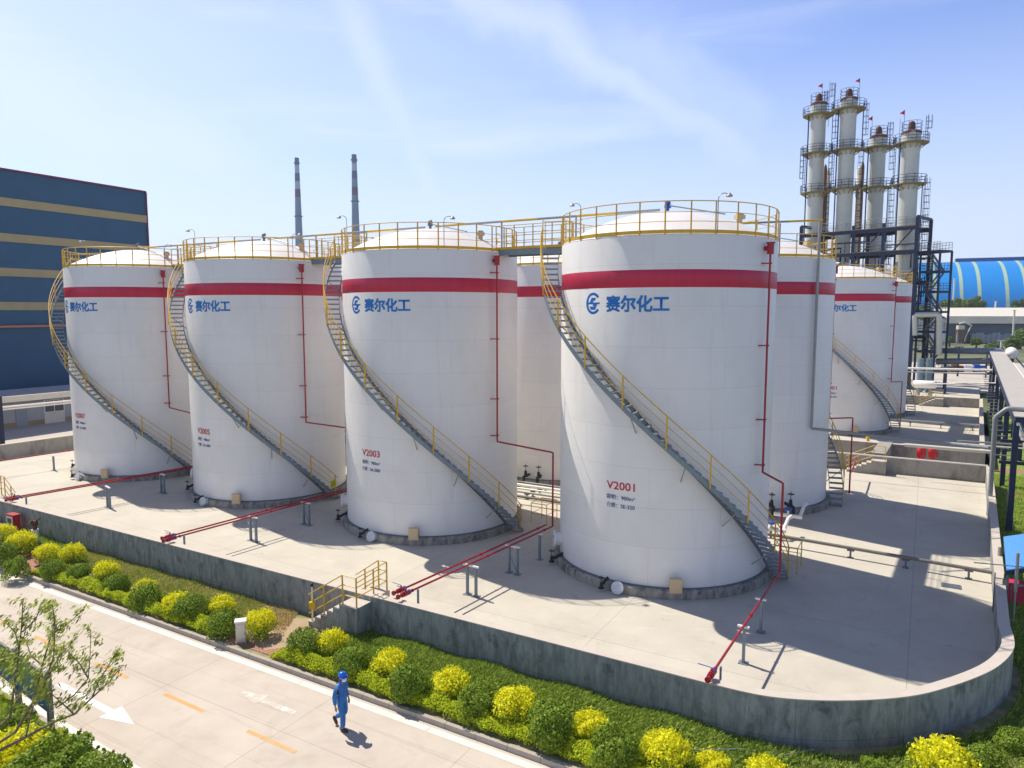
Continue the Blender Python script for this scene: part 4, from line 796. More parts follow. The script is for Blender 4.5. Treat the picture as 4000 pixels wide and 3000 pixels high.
for i, (px, py, Y, r_, m_) in enumerate(((3236, 655, 122, .38, cream_m), (3361, 648, 122, .6, cream_m), (3225, 640, 120, .3, brown_m), (3371, 630, 120, .28, brown_m))):
    top = at(px, py, Y); t = thing('slim_column', ('slim cream column behind the first and second tall columns', 'slim cream column with a small platform behind the second and third tall columns', 'brown vapour pipe rising behind the leftmost tall column', 'brown vapour pipe rising behind the second tall column')[i], 'column', (top.x, top.y, -.3), 0, 'slim columns behind')
    MB().lathe([(r_, 0), (r_, top.z-.5), (r_*.5, top.z+.1), (.0, top.z+.3)], 16).build('shell', m_, t, smooth=40)
    if i < 2: MB().lathe([(r_, top.z-3.2), (r_+1.0, top.z-3.2), (r_+1.0, top.z-3.05), (r_, top.z-3.05)], 20, caps=False).build('platform', olive_m, t)
for i, (px, py0, py1, Y) in enumerate(((3236, 318, 420, 116), (3503, 465, 700, 112))):
    a_, b_ = at(px, py0, Y), at(px+2, py1, Y); t = thing('lightning_rod', ('thin lightning rod above the two left columns', 'thin lightning rod between the two right columns')[i], 'rod', (b_.x, b_.y, b_.z)); MB().tube([(0, 0, -8 if i else -3), (0, 0, a_.z-b_.z)], .035, 6).build('rod', dgalv_m, t)
# navy steel frame round the columns
def navy_frame():
    Y = 107.; t = thing('steel_frame', 'navy steel frame of beams and decks around the four tall columns', 'steel frame', (at(3583, 1500, Y).x, Y, -.3)); o = Vector(t.location)
    left, right = at(3131, 900, 113.2), at(3583, 900, 101.2); d_ = Vector((right.x-left.x, right.y-left.y, 0)); dn = d_.normalized(); back = Vector((-dn.y, dn.x, 0)); W_ = d_.length
    P0 = Vector((left.x, left.y, 0)); zt = [at(3583, y_, 101.2).z for y_ in (845, 888, 982)]
    for i, s in enumerate((0, .48, .735, 1.0)):
        for k in (0, 5.5):
            p = P0+d_*s+back*k-o; zz = zt[0] if s in (0, 1.0) else zt[0]-.6; MB().bar(Vector((p.x, p.y, 0)), Vector((p.x, p.y, zz+.3)), .62 if s == 1.0 else .5, .5).build('column', navy_m, t)
    for k_, z in enumerate((zt[1], zt[2], zt[2]-4.2, zt[2]-8.4, zt[2]-12.)):
        for k in (0, 5.5): MB().bar(P0+back*k-o+Vector((0, 0, z)), P0+d_+back*k-o+Vector((0, 0, z)), .3, .5).build('beam', navy_m, t)
        b_ = MB(); b_.bar(P0+back*.5-o+Vector((0, 0, z+.28)), P0+d_+back*.5-o+Vector((0, 0, z+.28)), 1.6, .08); b_.bar(P0+back*4.8-o+Vector((0, 0, z+.28)), P0+d_+back*4.8-o+Vector((0, 0, z+.28)), 1.6, .08); b_.build('deck', olive_m, t)
        r_ = MB()
        for k in (-.2, 5.7):
            for h in (.75, 1.2, 1.6): r_.tube([P0+back*k-o+Vector((0, 0, z+h)), P0+d_+back*k-o+Vector((0, 0, z+h))], .03, 4)
            for i in range(13): q = P0+d_*(i/12)+back*k-o; r_.bar(q+Vector((0, 0, z+.3)), q+Vector((0, 0, z+1.6)), .05)
        r_.build('railing', dgalv_m, t)
    b_ = MB()
    for s in (0, 1.0): b_.bar(P0+d_*s-o+Vector((0, 0, zt[0])), P0+d_*s+back*5.5-o+Vector((0, 0, zt[0])), .3, .4)
    b_.build('beam', navy_m, t)
    # small process pipes and exchangers in the frame
    b_ = MB()
    for i in range(58):
        s = rng.uniform(.03, .97); k = rng.uniform(.0, 5.3); z0_ = rng.uniform(2, 12); q = P0+d_*s+back*k-o; b_.tube([q+Vector((0, 0, z0_)), q+Vector((0, 0, z0_+rng.uniform(3, 9)))], rng.uniform(.08, .25), 8)
    b_.build('process_piping', grey_pipe_m, t, smooth=40); b_ = MB()
    for i in range(46):
        s = rng.uniform(.02, .9); k = rng.uniform(.0, 5.3); z0_ = rng.uniform(4, zt[0]+.5); q = P0+d_*s+back*k-o+Vector((0, 0, z0_)); ln = rng.uniform(1, 5); b_.tube([q+Vector((0, 0, -rng.uniform(.5, 3))), q, q+dn*ln, q+dn*ln+Vector((0, 0, rng.choice([-2., 1.5])))], rng.uniform(.06, .16), 6)
    b_.build('small_piping', navy_m, t, smooth=40); b_ = MB()
    for s in (0, .48, .735):
        for zz in (6, 12, 18):
            q = P0+d_*s-o; e_ = P0+d_*(s+.26)-o; b_.bar(q+Vector((0, 0, zz)), e_+Vector((0, 0, zz+5)), .16)
    b_.build('bracing', navy_m, t); b_ = MB()
    for i in range(22):
        s = rng.uniform(.05, .8); k = rng.uniform(.5, 5); z0_ = rng.uniform(2, 19); q = P0+d_*s+back*k-o+Vector((0, 0, z0_)); b_.tube([q, q+dn*rng.uniform(2, 4.)], rng.uniform(.12, .5), 10)
    b_.build('exchanger', pale_pipe_m, t, smooth=40)
navy_frame()
# stair tower right of the frame
def stair_tower():
    Y = 103.; a_, b_ = at(3597, 1000, Y), at(3672, 1000, Y-2.5); t = thing('stair_tower', 'navy steel stair tower with caged platforms right of the columns', 'stair tower', (a_.x, a_.y, -.3)); o = Vector(t.location)
    d_ = Vector((b_.x-a_.x, b_.y-a_.y, 0)); dn = d_.normalized(); bk = Vector((-dn.y, dn.x, 0))*2.6; zt = at(3672, 985, Y).z+.3
    for p in (Vector((0, 0, 0)), d_, bk, d_+bk): MB().bar(p, p+Vector((0, 0, zt)), .34, .3).build('column', navy_m, t)
    lv = [zt*k/7 for k in range(1, 8)]
    for i, z in enumerate(lv):
        b2 = MB(); 
        for p, q in ((Vector((0, 0, 0)), d_), (bk, d_+bk), (Vector((0, 0, 0)), bk), (d_, d_+bk)): b2.bar(p+Vector((0, 0, z)), q+Vector((0, 0, z)), .2, .3)
        b2.build('beam', navy_m, t)
        r_ = MB()
        for off in (Vector((0, 0, 0)), bk):
            for h in (.5, .9, 1.25): r_.tube([off+Vector((0, 0, z+h)), d_+off+Vector((0, 0, z+h))], .03, 4)
            for k in range(7): q = d_*(k/6)+off; r_.bar(q+Vector((0, 0, z)), q+Vector((0, 0, z+1.25)), .05)
        r_.build('railing', dgalv_m, t)
        s0 = d_*(.12 if i % 2 else .88)+bk*.5+Vector((0, 0, z-zt/7)); s1 = d_*(.88 if i % 2 else .12)+bk*.5+Vector((0, 0, z))
        f_ = MB(); side = bk.normalized()*.45; f_.bar(s0-side, s1-side, .05, .22); f_.bar(s0+side, s1+side, .05, .22)
        for k in range(12): q = s0.lerp(s1, k/12); f_.bar(q-side, q+side, .22, .03)
        for k in (0, .5, 1): q = s0.lerp(s1, k); f_.bar(q-side, q-side+Vector((0, 0, 1)), .04)
        f_.bar(s0-side+Vector((0, 0, 1)), s1-side+Vector((0, 0, 1)), .04); f_.build('stair_flight', dgalv_m, t)
stair_tower()
# large pipes and vessels by the tower
a_, b_, c_ = at(3572, 1230, 101), at(3668, 1228, 100), at(3668, 1385, 100)
pipe('duct', [tuple(at(3572, 1310, 101)), tuple(a_), tuple(b_), tuple(c_)], .38, pale_pipe_m, 'fat pale green duct bending down in front of the stair tower', n=18)
for i, (p0, p1, r_, m_) in enumerate((((3672, 1370), (3884, 1373), .42, galv_m), ((3660, 1412), (3884, 1410), .42, dgalv_m), ((3530, 1438), (3883, 1446), .13, roof_m), ((3535, 1452), (3890, 1462), .08, grey_pipe_m), ((3650, 1500), (3915, 1496), .06, roof_m))):
    Y0 = (101, 99, 86, 85, 75)[i]; pipe('rack_pipe', [tuple(at(*p0, Y0+3)), tuple(at(*p1, Y0-3))], r_, m_, ('fat grey pipe joining the stair tower to the cable tray, upper one', 'fat dark pipe joining the stair tower to the cable tray, lower one', 'slim white pipe below the two fat pipes', 'thin grey pipe below the slim white pipe', 'thin white wire-like pipe low over the far deck')[i], n=14)
for i, px in enumerate((3690, 3850, 3632, 3740)):
    q = gz(px, (1540, 1475, 1475, 1470)[i], 0); t = thing('rack_post', ('navy rack post standing at the cross wall of the far deck', 'thin navy rack post near the cable tray', 'navy rack post at the foot of the stair tower', 'thin navy rack post between the deck and the fat pipes')[i], 'post', q); MB().bar((0, 0, 0), (0, 0, (3.6, 4.0, 5, 5)[i]), .3 if i != 1 else .2).build('post', navy_m, t); MB().bar((-.8, 0, (3.6, 4, 5, 5)[i]), (.8, 0, (3.6, 4, 5, 5)[i]), .15).build('crossarm', navy_m, t)
p0, p1 = at(3572, 1500, 92), at(3652, 1503, 90)
t = thing('horizontal_vessel', 'white horizontal vessel at the foot of the stair tower', 'vessel', p0); d_ = p1-p0; dn = d_.normalized()
MB().tube([-dn*.25, -dn*.15, Vector((0, 0, 0)), d_, d_+dn*.15, d_+dn*.25], [.2, .4, .5, .5, .4, .2], 20).build('vessel', roof_m, t, smooth=40); MB().box(d_*.2-Vector((0, 0, .9)), (.2, .6, 1.2)).build('saddle', cwall_m, t); MB().box(d_*.8-Vector((0, 0, .9)), (.2, .6, 1.2)).build('saddle', cwall_m, t)
p0 = at(3950, 1375, 92); t = thing('horizontal_vessel', 'white round-ended vessel beside the far end of the cable tray', 'vessel', p0); d_ = V*-4; dn = -V
MB().tube([-dn*.5, -dn*.3, Vector((0, 0, 0)), d_, d_+dn*.3, d_+dn*.5], [.2, .5, .65, .65, .5, .2], 20).build('vessel', roof_m, t, smooth=40)
for s in (.1, .9): MB().bar(d_*s-Vector((0, 0, .6)), d_*s-Vector((0, 0, p0.z+.2)), .4).build('saddle', navy_m, t)
q = gz(3598, 1400, 3); t = thing('heat_exchanger', 'upright blue-grey exchanger tubes at the foot of the navy frame', 'exchanger', (q.x, 98, -.2)); x0 = at(3598, 1400, 98).x-q.x; MB().tube([(x0, 0, 0), (x0, 0, 4.8)], .42, 14).tube([(x0+1.2, 0, 0), (x0+1.2, 0, 4.8)], .42, 14).build('tube_shell', mat('blue_grey_paint', (.18, .27, .33), .5), t, smooth=40)
b_ = MB()
for k, (px, m_) in enumerate(((3735, rust_m), (3780, roof_m), (3820, valve_blue_m), (3700, grey_pipe_m))):
    q = gz(px, 1442, .5); t = thing('pump', ('rust-brown', 'white', 'blue', 'grey')[k]+' pump seen under the fat pipes beyond the far deck', 'pump', (q.x, q.y, 0), 0, 'pumps'); MB().tube([(-.9, 0, .9), (.2, 0, .9)], .5, 12).tube([(.2, 0, .9), (1.3, 0, .9)], .28, 12).box((0, 0, .25), (2.4, .8, .5)).build('pump_body', m_, t, smooth=40)

# ------------------------------------------------------------------ far right: blue vaulted store, warehouse, stacks, poles
def barn():
    A = at(3500, 1100, 437); t = thing('vaulted_store', 'huge bright blue vaulted storage hall with pale stripes, far right', 'hall', (A.x, A.y, 0)); o = Vector((A.x, A.y, 0)); Ln = 190; hw, ht = 46., 39.5
    U = Vector((.905, -.425, 0)); bv = Vector((.425, .905, 0)); n = 36; b_ = MB()
    prof = [(-math.cos(math.pi*i/n)*hw, math.sin(math.pi*i/n)**.8*ht) for i in range(n+1)]
    def P(s, i, e=0): y_, z_ = prof[i]; k = 1+e/ht; return U*s+bv*(y_*k+0)+Vector((0, 0, z_*k))
    for s0 in (0,): b_.v += [tuple(P(s, i)) for s in (0, Ln) for i in range(n+1)]
    b_.f += [(i, i+1, n+2+i, n+1+i) for i in range(n)]+[tuple(range(n+1))]+[tuple(range(2*n+1, n, -1))]
    b_.build('vault_roof', mat('blue_vault_sheet', (.012, .27, .72), .35, var=.06, vscale=.1), t, smooth=30)
    s = 8.
    while s < Ln:
        for ds in (0, 8.2):
            b_ = MB()
            for i in range(2, n//2-2):
                q = [P(s+ds, i, .06), P(s+ds+1.7, i, .06), P(s+ds+1.7, i+1, .06), P(s+ds, i+1, .06)]; b_.add(q, [(0, 1, 2, 3)])
            b_.build('skylight_strip', mat('pale_rooflight', (.40, .55, .42), .5), t)
        s += 20.5
    MB().bar(U*30+Vector((0, 0, ht+.9)), U*Ln+Vector((0, 0, ht+.9)), 5, 2.2).build('ridge_vent', mat('dark_blue_sheet', (.004, .08, .28), .5), t)
barn()
def warehouse():
    A = at(3702, 1238, 262); t = thing('warehouse', 'long cream-roofed warehouse with a dark open front, far right', 'warehouse', (A.x, A.y, -.3)); Ln = 130; z1 = A.z+.3
    d_ = Vector((.97, -.24, 0)).normalized(); bk = Vector((-d_.y, d_.x, 0))
    def q(pts, name, m_): b_ = MB(); b_.add(pts, [tuple(range(len(pts)))]); return b_.build(name, m_, t, fix=False)
    Z = lambda z: Vector((0, 0, z)); b_ = MB(); b_.add([Z(0), d_*Ln, d_*Ln+bk*40, bk*40]+[Z(z1-.2), d_*Ln+Z(z1-.2), d_*Ln+bk*40+Z(z1-.2), bk*40+Z(z1-.2)], [(0, 1, 5, 4), (1, 2, 6, 5), (2, 3, 7, 6), (3, 0, 4, 7)]).build('wall', mat('dark_blue_grey_sheet', (.10, .14, .18), .7, var=.08, vscale=.1), t)
    b_ = MB(); b_.add([-d_*1-bk*2+Z(z1-.3), d_*(Ln+1)-bk*2+Z(z1-.3), d_*(Ln+1)+bk*20+Z(z1+3.4), -d_*1+bk*20+Z(z1+3.4), d_*(Ln+1)+bk*42+Z(z1-.3), -d_*1+bk*42+Z(z1-.3)], [(0, 1, 2, 3), (3, 2, 4, 5)]).build('roof', cream_m, t)
    MB().bar(-d_*1-bk*2.05+Z(z1-1.0), d_*(Ln+1)-bk*2.05+Z(z1-1.0), .15, 2.6).build('fascia', cream_m, t)
    b_ = MB()
    for i in range(14): b_.bar(-d_*(1.4+i*.55)-bk*1+Z(0), -d_*(1.4+i*.55)-bk*1+Z(z1-.4), .26, .1)
    b_.build('end_screen', cream_m, t); b_ = MB()
    for i in range(8): b_.bar(-d_*(1.4+i*1.1)-bk*1.1+Z(z1-3.8), -d_*(1.4+i*1.1)-bk*1.1+Z(z1+.2), .5, .12)
    b_.build('orange_screen', mat('orange_sheet', (.62, .25, .10), .6), t)
    MB().bar(d_*34-bk*3+Z(3.4), d_*90-bk*3+Z(3.4), 6, .3).build('lean_to_roof', rust_m, t)
warehouse()
pallet_m = brick_over(mat('grey_pallet', (.20, .23, .25), .7, var=.15, vscale=.5), 3.2, .36, .09, .3, 0, offs=0)
st0 = None
for i in range(10):
    q = gz(3745+i*23+(35 if i > 0 else 0)+(-6 if i > 4 else 0), 1340, -.3); hgt = 3.0+.35*(i % 3)
    t = thing('pallet_stack', 'grey slatted pallet stack, number %s from the left in the row before the warehouse' % ('one two three four five six seven eight nine ten'.split()[i]), 'pallets', q, UA*.4, 'grey pallet stacks'); b_ = MB()
    k = 0; z = 0.
    while z < hgt: b_.box((0, 0, z+.12), (1.95, 1.5, .2)); b_.box((-.8, 0, z+.26), (.15, 1.5, .1)); b_.box((.8, 0, z+.26), (.15, 1.5, .1)); z += .34
    b_.build('pallets', mat('grey_plastic', (.42, .48, .52), .6, var=.1, vscale=1), t)
q = gz(3752, 1340, -.3); t = thing('loader', 'dusty yellow-white loading machine parked among the pallet stacks', 'loader', q); MB().box((0, 0, 2.6), (3.2, 2, 4.4)).build('machine_body', mat('brown_machine', (.16, .12, .09), .7), t); MB().tube([(-1.5, -1, 7), (.5, -1, 7.4), (3, -1, 6.2)], .3, 6).tube([(2.6, -1.2, 6), (1, -1.2, 2.5), (.6, -1.2, .5)], .2, 6).box((-1, -1, 5.6), (2.2, 1.5, 1.4)).build('boom', cream_m, t)
for i, (px, py0, py1) in enumerate(((3958, 1212, 1330), (3725, 1088, 1195), (3891, 1178, 1200), (3912, 1330, 1365))):
    Yp = (240, 330, 300, 110)[i]; a_, b_ = at(px, py0, Yp), at(px-3, py1, Yp); t = thing('lamp_post', ('tall concrete pole in front of the warehouse', 'white lamp post in front of the blue vaulted hall', 'short white mast on the warehouse roof line', 'thin white pole at the far end of the cable tray')[i], 'pole', (b_.x, b_.y, -.3 if i in (0, 1) else b_.z-2)); MB().tube([(0, 0, 0), (0, 0, a_.z-t.location.z)], (.28, .35, .3, .12)[i], 8).build('pole', cream_m if i == 0 else roof_m, t); MB().bar((-.6, 0, a_.z-t.location.z), (.6, 0, a_.z-t.location.z), .2 if i < 3 else .1).build('crossarm', roof_m, t)
# ------------------------------------------------------------------ chimneys
for i, (pxt, pyt, Y) in enumerate(((1159, 617, 520), (1383, 604, 500))):
    top = at(pxt, pyt, Y); t = thing('chimney', ('left, slimmer', 'right, slightly taller')[i]+' of the two distant banded chimneys', 'chimney', (top.x, top.y, -.3), 0, 'distant chimneys'); H_ = top.z+.3; r0_, r1_ = (1.45, 1.6)[i], (4.1, 4.2)[i]
    ra = lambda h: r0_+(r1_-r0_)*((H_-h)/H_)**1.1
    con = mat('hazed_chimney_concrete', (.24, .33, .44), .8, var=.06, vscale=.1); redc = mat('hazed_chimney_red', (.22, .14, .19), .8); whc = mat('hazed_chimney_white', (.46, .54, .64), .8); dk = mat('hazed_chimney_dark', (.15, .19, .27), .8)  # blue of the distance haze is mixed into all these chimney colours
    MB().lathe([(ra(0), 0), (ra(H_*.3), H_*.3), (ra(H_*.6), H_*.6), (ra(H_-2), H_-2), (r0_, H_)], 28).build('shaft', con, t, smooth=30)
    b0, h_ = H_-.2, (5.6, 5.4)[i]; seq = ((redc, dk, 0, 5.0), (whc, whc, 5.0, 10.6), (redc, dk, 10.6, 16.2), (whc, whc, 16.2, 21.6), (redc, redc, 21.6, 27.2)) if i == 0 else ((dk, dk, 0, 5.8), (whc, whc, 5.8, 10.8), (redc, dk, 10.8, 16.), (whc, con, 16., 21.6), (redc, redc, 21.6, 27.))
    for m1_, m2_, a_, b_ in seq:
        z1_, z0_ = H_-a_, H_-b_; MB().lathe([(ra(z0_)+.03, z0_), (ra((z0_+z1_)/2)+.03, (z0_+z1_)/2), (ra(z1_)+.03, z1_-(.01 if a_ else -.02))], 28, caps=(a_ == 0)).build('painted_band', m2_, t, smooth=30)
    for zz in (H_-3.5, H_-((40.5, 31)[i])): MB().lathe([(ra(zz), zz-.3), (ra(zz)+.7, zz-.2), (ra(zz)+.7, zz+.3), (ra(zz), zz+.3)], 24, caps=False).build('ring_platform', dk, t)
# ------------------------------------------------------------------ left: blue building, shed, pipe rack
def blue_building():
    C = at(566, 751, 95); t = thing('factory_building', 'tall blue clad factory building with tan horizontal bands at the left edge', 'building', (C.x, C.y, -.3)); H_ = C.z+.3
    d_ = -Vector((.462, .887, 0)).normalized(); bk = Vector((-.887, .462, 0)); Ln = 62; Z = lambda z: Vector((0, 0, z))
    cor = brick_over(mat('blue_cladding', (.032, .125, .235), .55, var=.10, vscale=.25), 1.0, 60, .05, .78, -math.atan2(.887, .462), offs=0)
    b_ = MB(); p = [Z(0), d_*Ln, d_*Ln+bk*45, bk*45]; b_.prism([(q.x, q.y) for q in p], 0, H_).build('wall', cor, t)
    for z0_, z1_ in ((22.45, 23.35), (18.6, 19.5), (14.85, 15.75), (11.15, 12.05)):
        a_ = -bk*.06; MB().bar(a_+Z((z0_+z1_)/2+.3), a_+d_*Ln+Z((z0_+z1_)/2+.3), .12, z1_-z0_).build('tan_band', mat('tan_band', (.40, .33, .17), .6, var=.08, vscale=.5), t)
    MB().bar(-bk*.1+Z(H_+.05), -bk*.1+d_*Ln+Z(H_+.05), .3, .18).bar(-d_*.08-bk*.08+Z(0), -d_*.08-bk*.08+Z(H_), .16, .16).build('edge_trim', mat('maroon_trim', (.22, .03, .08), .6), t)
    MB().bar(-bk*.5+Z(9.65), -bk*.5+d_*Ln+Z(9.65), .2, .22).build('orange_pipe', mat('orange_pipe', (.55, .20, .10), .5), t)
blue_building()
def shed():
    A = Vector((-45.9, 72.46, -.2))+V*14; t = thing('shed', 'low grey shed with white windows behind the left bund wall', 'shed', A); d_ = -V; bk = Vector((-V.y, V.x, 0)); Ln = 50; Z = lambda z: Vector((0, 0, z))
    b_ = MB(); p = [Z(0), d_*Ln, d_*Ln+bk*9, bk*9]; b_.prism([(q.x, q.y) for q in p], 0, 2.75).build('wall', mat('shed_render', (.42, .43, .42), .85, var=.08, vscale=.6), t)
    b_ = MB(); b_.prism([(q.x, q.y) for q in (-bk*.03, d_*Ln-bk*.03, d_*Ln-bk*.003, -bk*.003)], 0, .5).build('plinth', mat('ochre_plinth', (.34, .27, .17), .9, var=.15, vscale=1), t)
    b_ = MB(); o = -d_*.5-bk*.9; e = d_*(Ln+.5)-bk*.9; r0_ = -d_*.5+bk*4.5; r1_ = d_*(Ln+.5)+bk*4.5; g0, g1 = -d_*.5+bk*9.8, d_*(Ln+.5)+bk*9.8
    vs_ = [o+Z(2.7), e+Z(2.7), r1_+Z(3.3), r0_+Z(3.3), g1+Z(2.7), g0+Z(2.7)]; b_.add(vs_+[q-Z(.12) for q in vs_], [(0, 1, 2, 3), (3, 2, 4, 5), (6, 9, 8, 7), (9, 11, 10, 8), (0, 6, 7, 1), (5, 4, 10, 11), (0, 3, 9, 6), (3, 5, 11, 9), (1, 7, 8, 2), (2, 8, 10, 4)])
    rf_ = b_.build('roof', brick_over(mat('pale_roof_sheet', (.55, .53, .50), .6, var=.05, vscale=1), 2.6, 60, .06, .7, -VA, offs=0), t)
    MB().box(d_*27+bk*1.2+Z(3.15), (1.3, .8, .75), VA).build('roof_unit', cream_m, t); MB().box(d_*27+bk*.78+Z(3.15), (.9, .02, .5), VA).build('grille', black_m, rf_)
    glass = mat('window_glass', (.07, .08, .10), .15)
    for i, s in enumerate((9, 14.6, 20.8, 27)):
        c = d_*s-bk*.03+Z(1.75); f_ = MB().box(c, (1.9, .08, 1.3), VA).build('window', roof_m, t); MB().box(c-bk*.045-V*.45, (.82, .03, 1.1), VA).build('pane', glass, f_); MB().box(c-bk*.045+V*.45, (.82, .03, 1.1), VA).build('pane', glass, f_)
    c = d_*14.6-bk*.03+Z(.55); MB().box(c, (1.9, .06, 1.05), VA).build('panel', cream_m, t)
    MB().box(d_*17.6-bk*.05+Z(1.1), (1.0, .08, 2.1), VA).build('door', mat('shed_door', (.30, .34, .36), .6), t)
shed()
def left_rack():
    A = gz(8, 1735, -.2); t = thing('pipe_rack', 'low pipe rack with dark posts in front of the left shed', 'pipe rack', A); Z = lambda z: Vector((0, 0, z)); bk = Vector((-V.y, V.x, 0))
    for i, s in enumerate((-8, .0, 9.5, 19)):
        b_ = MB()
        for k in (0, 1.8): b_.bar(V*s+bk*k, V*s+bk*k+Z(4.1), .35, .3)
        b_.build('column', navy_m, t); MB().bar(V*s-bk*.2+Z(3.95), V*s+bk*2+Z(3.95), .25, .3).bar(V*s-bk*.2+Z(2.9), V*s+bk*2+Z(2.9), .2, .2).build('crossbeam', navy_m, t)
    MB().bar(V*-14+Z(3.75), V*30+Z(3.75), .25, .5).build('beam', cream_m, t)
    for k, (o_, z, r_) in enumerate(((.3, 3.05, .07), (.8, 3.05, .07), (1.3, 2.75, .06))): MB().tube([V*-14+bk*o_+Z(z), V*30+bk*o_+Z(z)], r_, 8).build('pipe_run', roof_m, t, smooth=40)
    MB().box(V*-.6-bk*.3+Z(1.0), (.5, .3, 1.5), VA).build('panel_box', roof_m, t); MB().box(V*9.2-bk*.5+Z(1.8), (.3, .3, .4), VA).build('red_bell', red_band_m, t)
left_rack()
def high_rack():
    A = at(0, 1470, 84); t = thing('pipe_rack', 'high rack of fat white pipes between the shed and the blue building', 'pipe rack', (A.x, A.y, -.3)); z = A.z+.3; Z = lambda z_: Vector((0, 0, z_)); bk = Vector((-V.y, V.x, 0))
    for k, (o_, dz, r_, m_) in enumerate(((0, 0, .28, roof_m), (.9, .55, .16, rust_m), (.2, -.75, .12, roof_m), (1.6, .1, .3, pale_pipe_m))): MB().tube([V*-16+bk*o_+Z(z+dz), V*40+bk*o_+Z(z+dz)], r_, 12).build('pipe_run', m_, t, smooth=40)
    for s in (-12, -4, 4, 12, 20): MB().bar(V*s+bk*1, V*s+bk*1+Z(z+.3), .3).bar(V*s-bk*.4+Z(z-.35), V*s+bk*2.2+Z(z-.35), .2, .25).build('column', navy_m, t)
    MB().bar(V*-16-bk*.3+Z(z-1.1), V*40-bk*.3+Z(z-1.1), .15, .4).build('beam', dgalv_m, t)
high_rack()

# ------------------------------------------------------------------ vegetation
def np_mesh(name, verts, faces_n, m, parent=None, kverts=4):
    me = bpy.data.meshes.new(name); nf = len(verts)//kverts
    me.vertices.add(len(verts)); me.vertices.foreach_set('co', verts.astype(np.float32).ravel())
    me.loops.add(nf*kverts); me.loops.foreach_set('vertex_index', np.arange(nf*kverts, dtype=np.int32))
    me.polygons.add(nf); me.polygons.foreach_set('loop_start', np.arange(0, nf*kverts, kverts, dtype=np.int32)); me.polygons.foreach_set('loop_total', np.full(nf, kverts, dtype=np.int32))
    me.update(calc_edges=True); me.validate(); me.materials.append(m); o = bpy.data.objects.new(name, me); COL.objects.link(o)
    if parent: o.parent = parent
    return o
def leaves(P, Nn, size, aspect=.55, r=rng):
    "rhombic leaves at points P with normals Nn"
    n = len(P); t = r.normal(size=(n, 3)); Nn = Nn/np.linalg.norm(Nn, axis=1, keepdims=True); t -= Nn*np.sum(t*Nn, 1, keepdims=True); t /= np.linalg.norm(t, axis=1, keepdims=True); b_ = np.cross(Nn, t)
    s = (size*r.uniform(.65, 1.3, n))[:, None]; bend = Nn*s*.18
    return np.stack([P-t*s, P+b_*s*aspect-bend*0, P+t*s-bend, P-b_*s*aspect], 1).reshape(-1, 3)
def leaf_mat(name, col, isl=.35, tr=.25):
    m = mat(name, col, .6, island=isl, spec=.15); n = m.node_tree.nodes; l = m.node_tree.links.new; p = n['Principled BSDF']
    tl = n.new('ShaderNodeBsdfTranslucent'); mi = n.new('ShaderNodeMixShader'); mi.inputs[0].default_value = tr; src = p.inputs['Base Color'].links[0].from_socket; l(src, tl.inputs[0])
    l(p.outputs[0], mi.inputs[1]); l(tl.outputs[0], mi.inputs[2]); l(mi.outputs[0], n['Material Output'].inputs[0]); return m
green_leaf = leaf_mat('dark_green_leaf', (.24, .345, .04), .45, .3); yel_leaf = leaf_mat('golden_leaf', (.84, .82, .03), .28, .38); lime_leaf = leaf_mat('lime_leaf', (.54, .62, .03), .35, .38); under_leaf = leaf_mat('mid_green_leaf', (.34, .44, .035), .35, .3)
twig_m = mat('twig_bark', (.10, .075, .05), .9)
def bush_points(n, rx, rz, r, zlo=-.75, lump=.26):
    d = r.normal(size=(n*2, 3)); d /= np.linalg.norm(d, axis=1, keepdims=True); d = d[d[:, 2] > zlo][:n]; n = len(d)
    ph = r.uniform(0, 6.28, (5, 3)); k = r.uniform(2., 5., (5, 3)); bump = sum(np.sin(d@k[i]+ph[i, 0]) for i in range(5))/5
    rad = (1+lump*bump*1.6)*(1-.38*r.uniform(0, 1, n)**2.2); P = d*rad[:, None]*np.array([rx, rx, rz]); return P, d
def bush(name, color, seed, rx, rz, n=3000, sprout=.0):
    r = np.random.default_rng(seed); P, d = bush_points(n, rx, rz, r); Nn = d+r.normal(size=d.shape)*.55+np.array([0, 0, .25])
    top, low = P, None
    if color == 'yellow':
        sel = (P[:, 2]/rz+r.normal(size=len(P))*.26) > .16; nt_ = int(sel.sum()*sprout)
        sp_ = P[sel][:nt_].copy(); sp_ *= r.uniform(1.0, 1.22, (len(sp_), 1)); S1, S2 = shoots(r, 70, rx, rz, .15, .17, .03); A, AN = np.vstack([P[sel], sp_, S1]), np.vstack([Nn[sel], Nn[sel][:nt_], S2])
        return [(leaves(A, AN, .040, .5, r), yel_leaf, 'golden_foliage'), (leaves(P[~sel], Nn[~sel], .033, .5, r), under_leaf, 'lower_foliage')]
    S1, S2 = shoots(r, 45, rx, rz, .0, .10, .03); P = np.vstack([P, S1]); Nn = np.vstack([Nn, S2])
    return [(leaves(P, Nn, .036, .55, r), green_leaf, 'foliage')]
BUSH = {}
def shoots(r, n, rx, rz, zmin, ln, sz):
    "short upright shoots standing out of the crown"
    d = r.normal(size=(n*3, 3)); d /= np.linalg.norm(d, axis=1, keepdims=True); d = d[d[:, 2] > zmin][:n]; P = []; Nn = []
    for q in d:
        up = q*.5+np.array([0, 0, .8])+r.normal(size=3)*.15; up /= np.linalg.norm(up); L_ = r.uniform(.4, 1.)*ln
        for k in range(9): P.append(q*np.array([rx, rx, rz])*.97+up*L_*k/8+r.normal(size=3)*.010); Nn.append(np.cross(up, r.normal(size=3))+up*.3)
    return np.array(P), np.array(Nn)
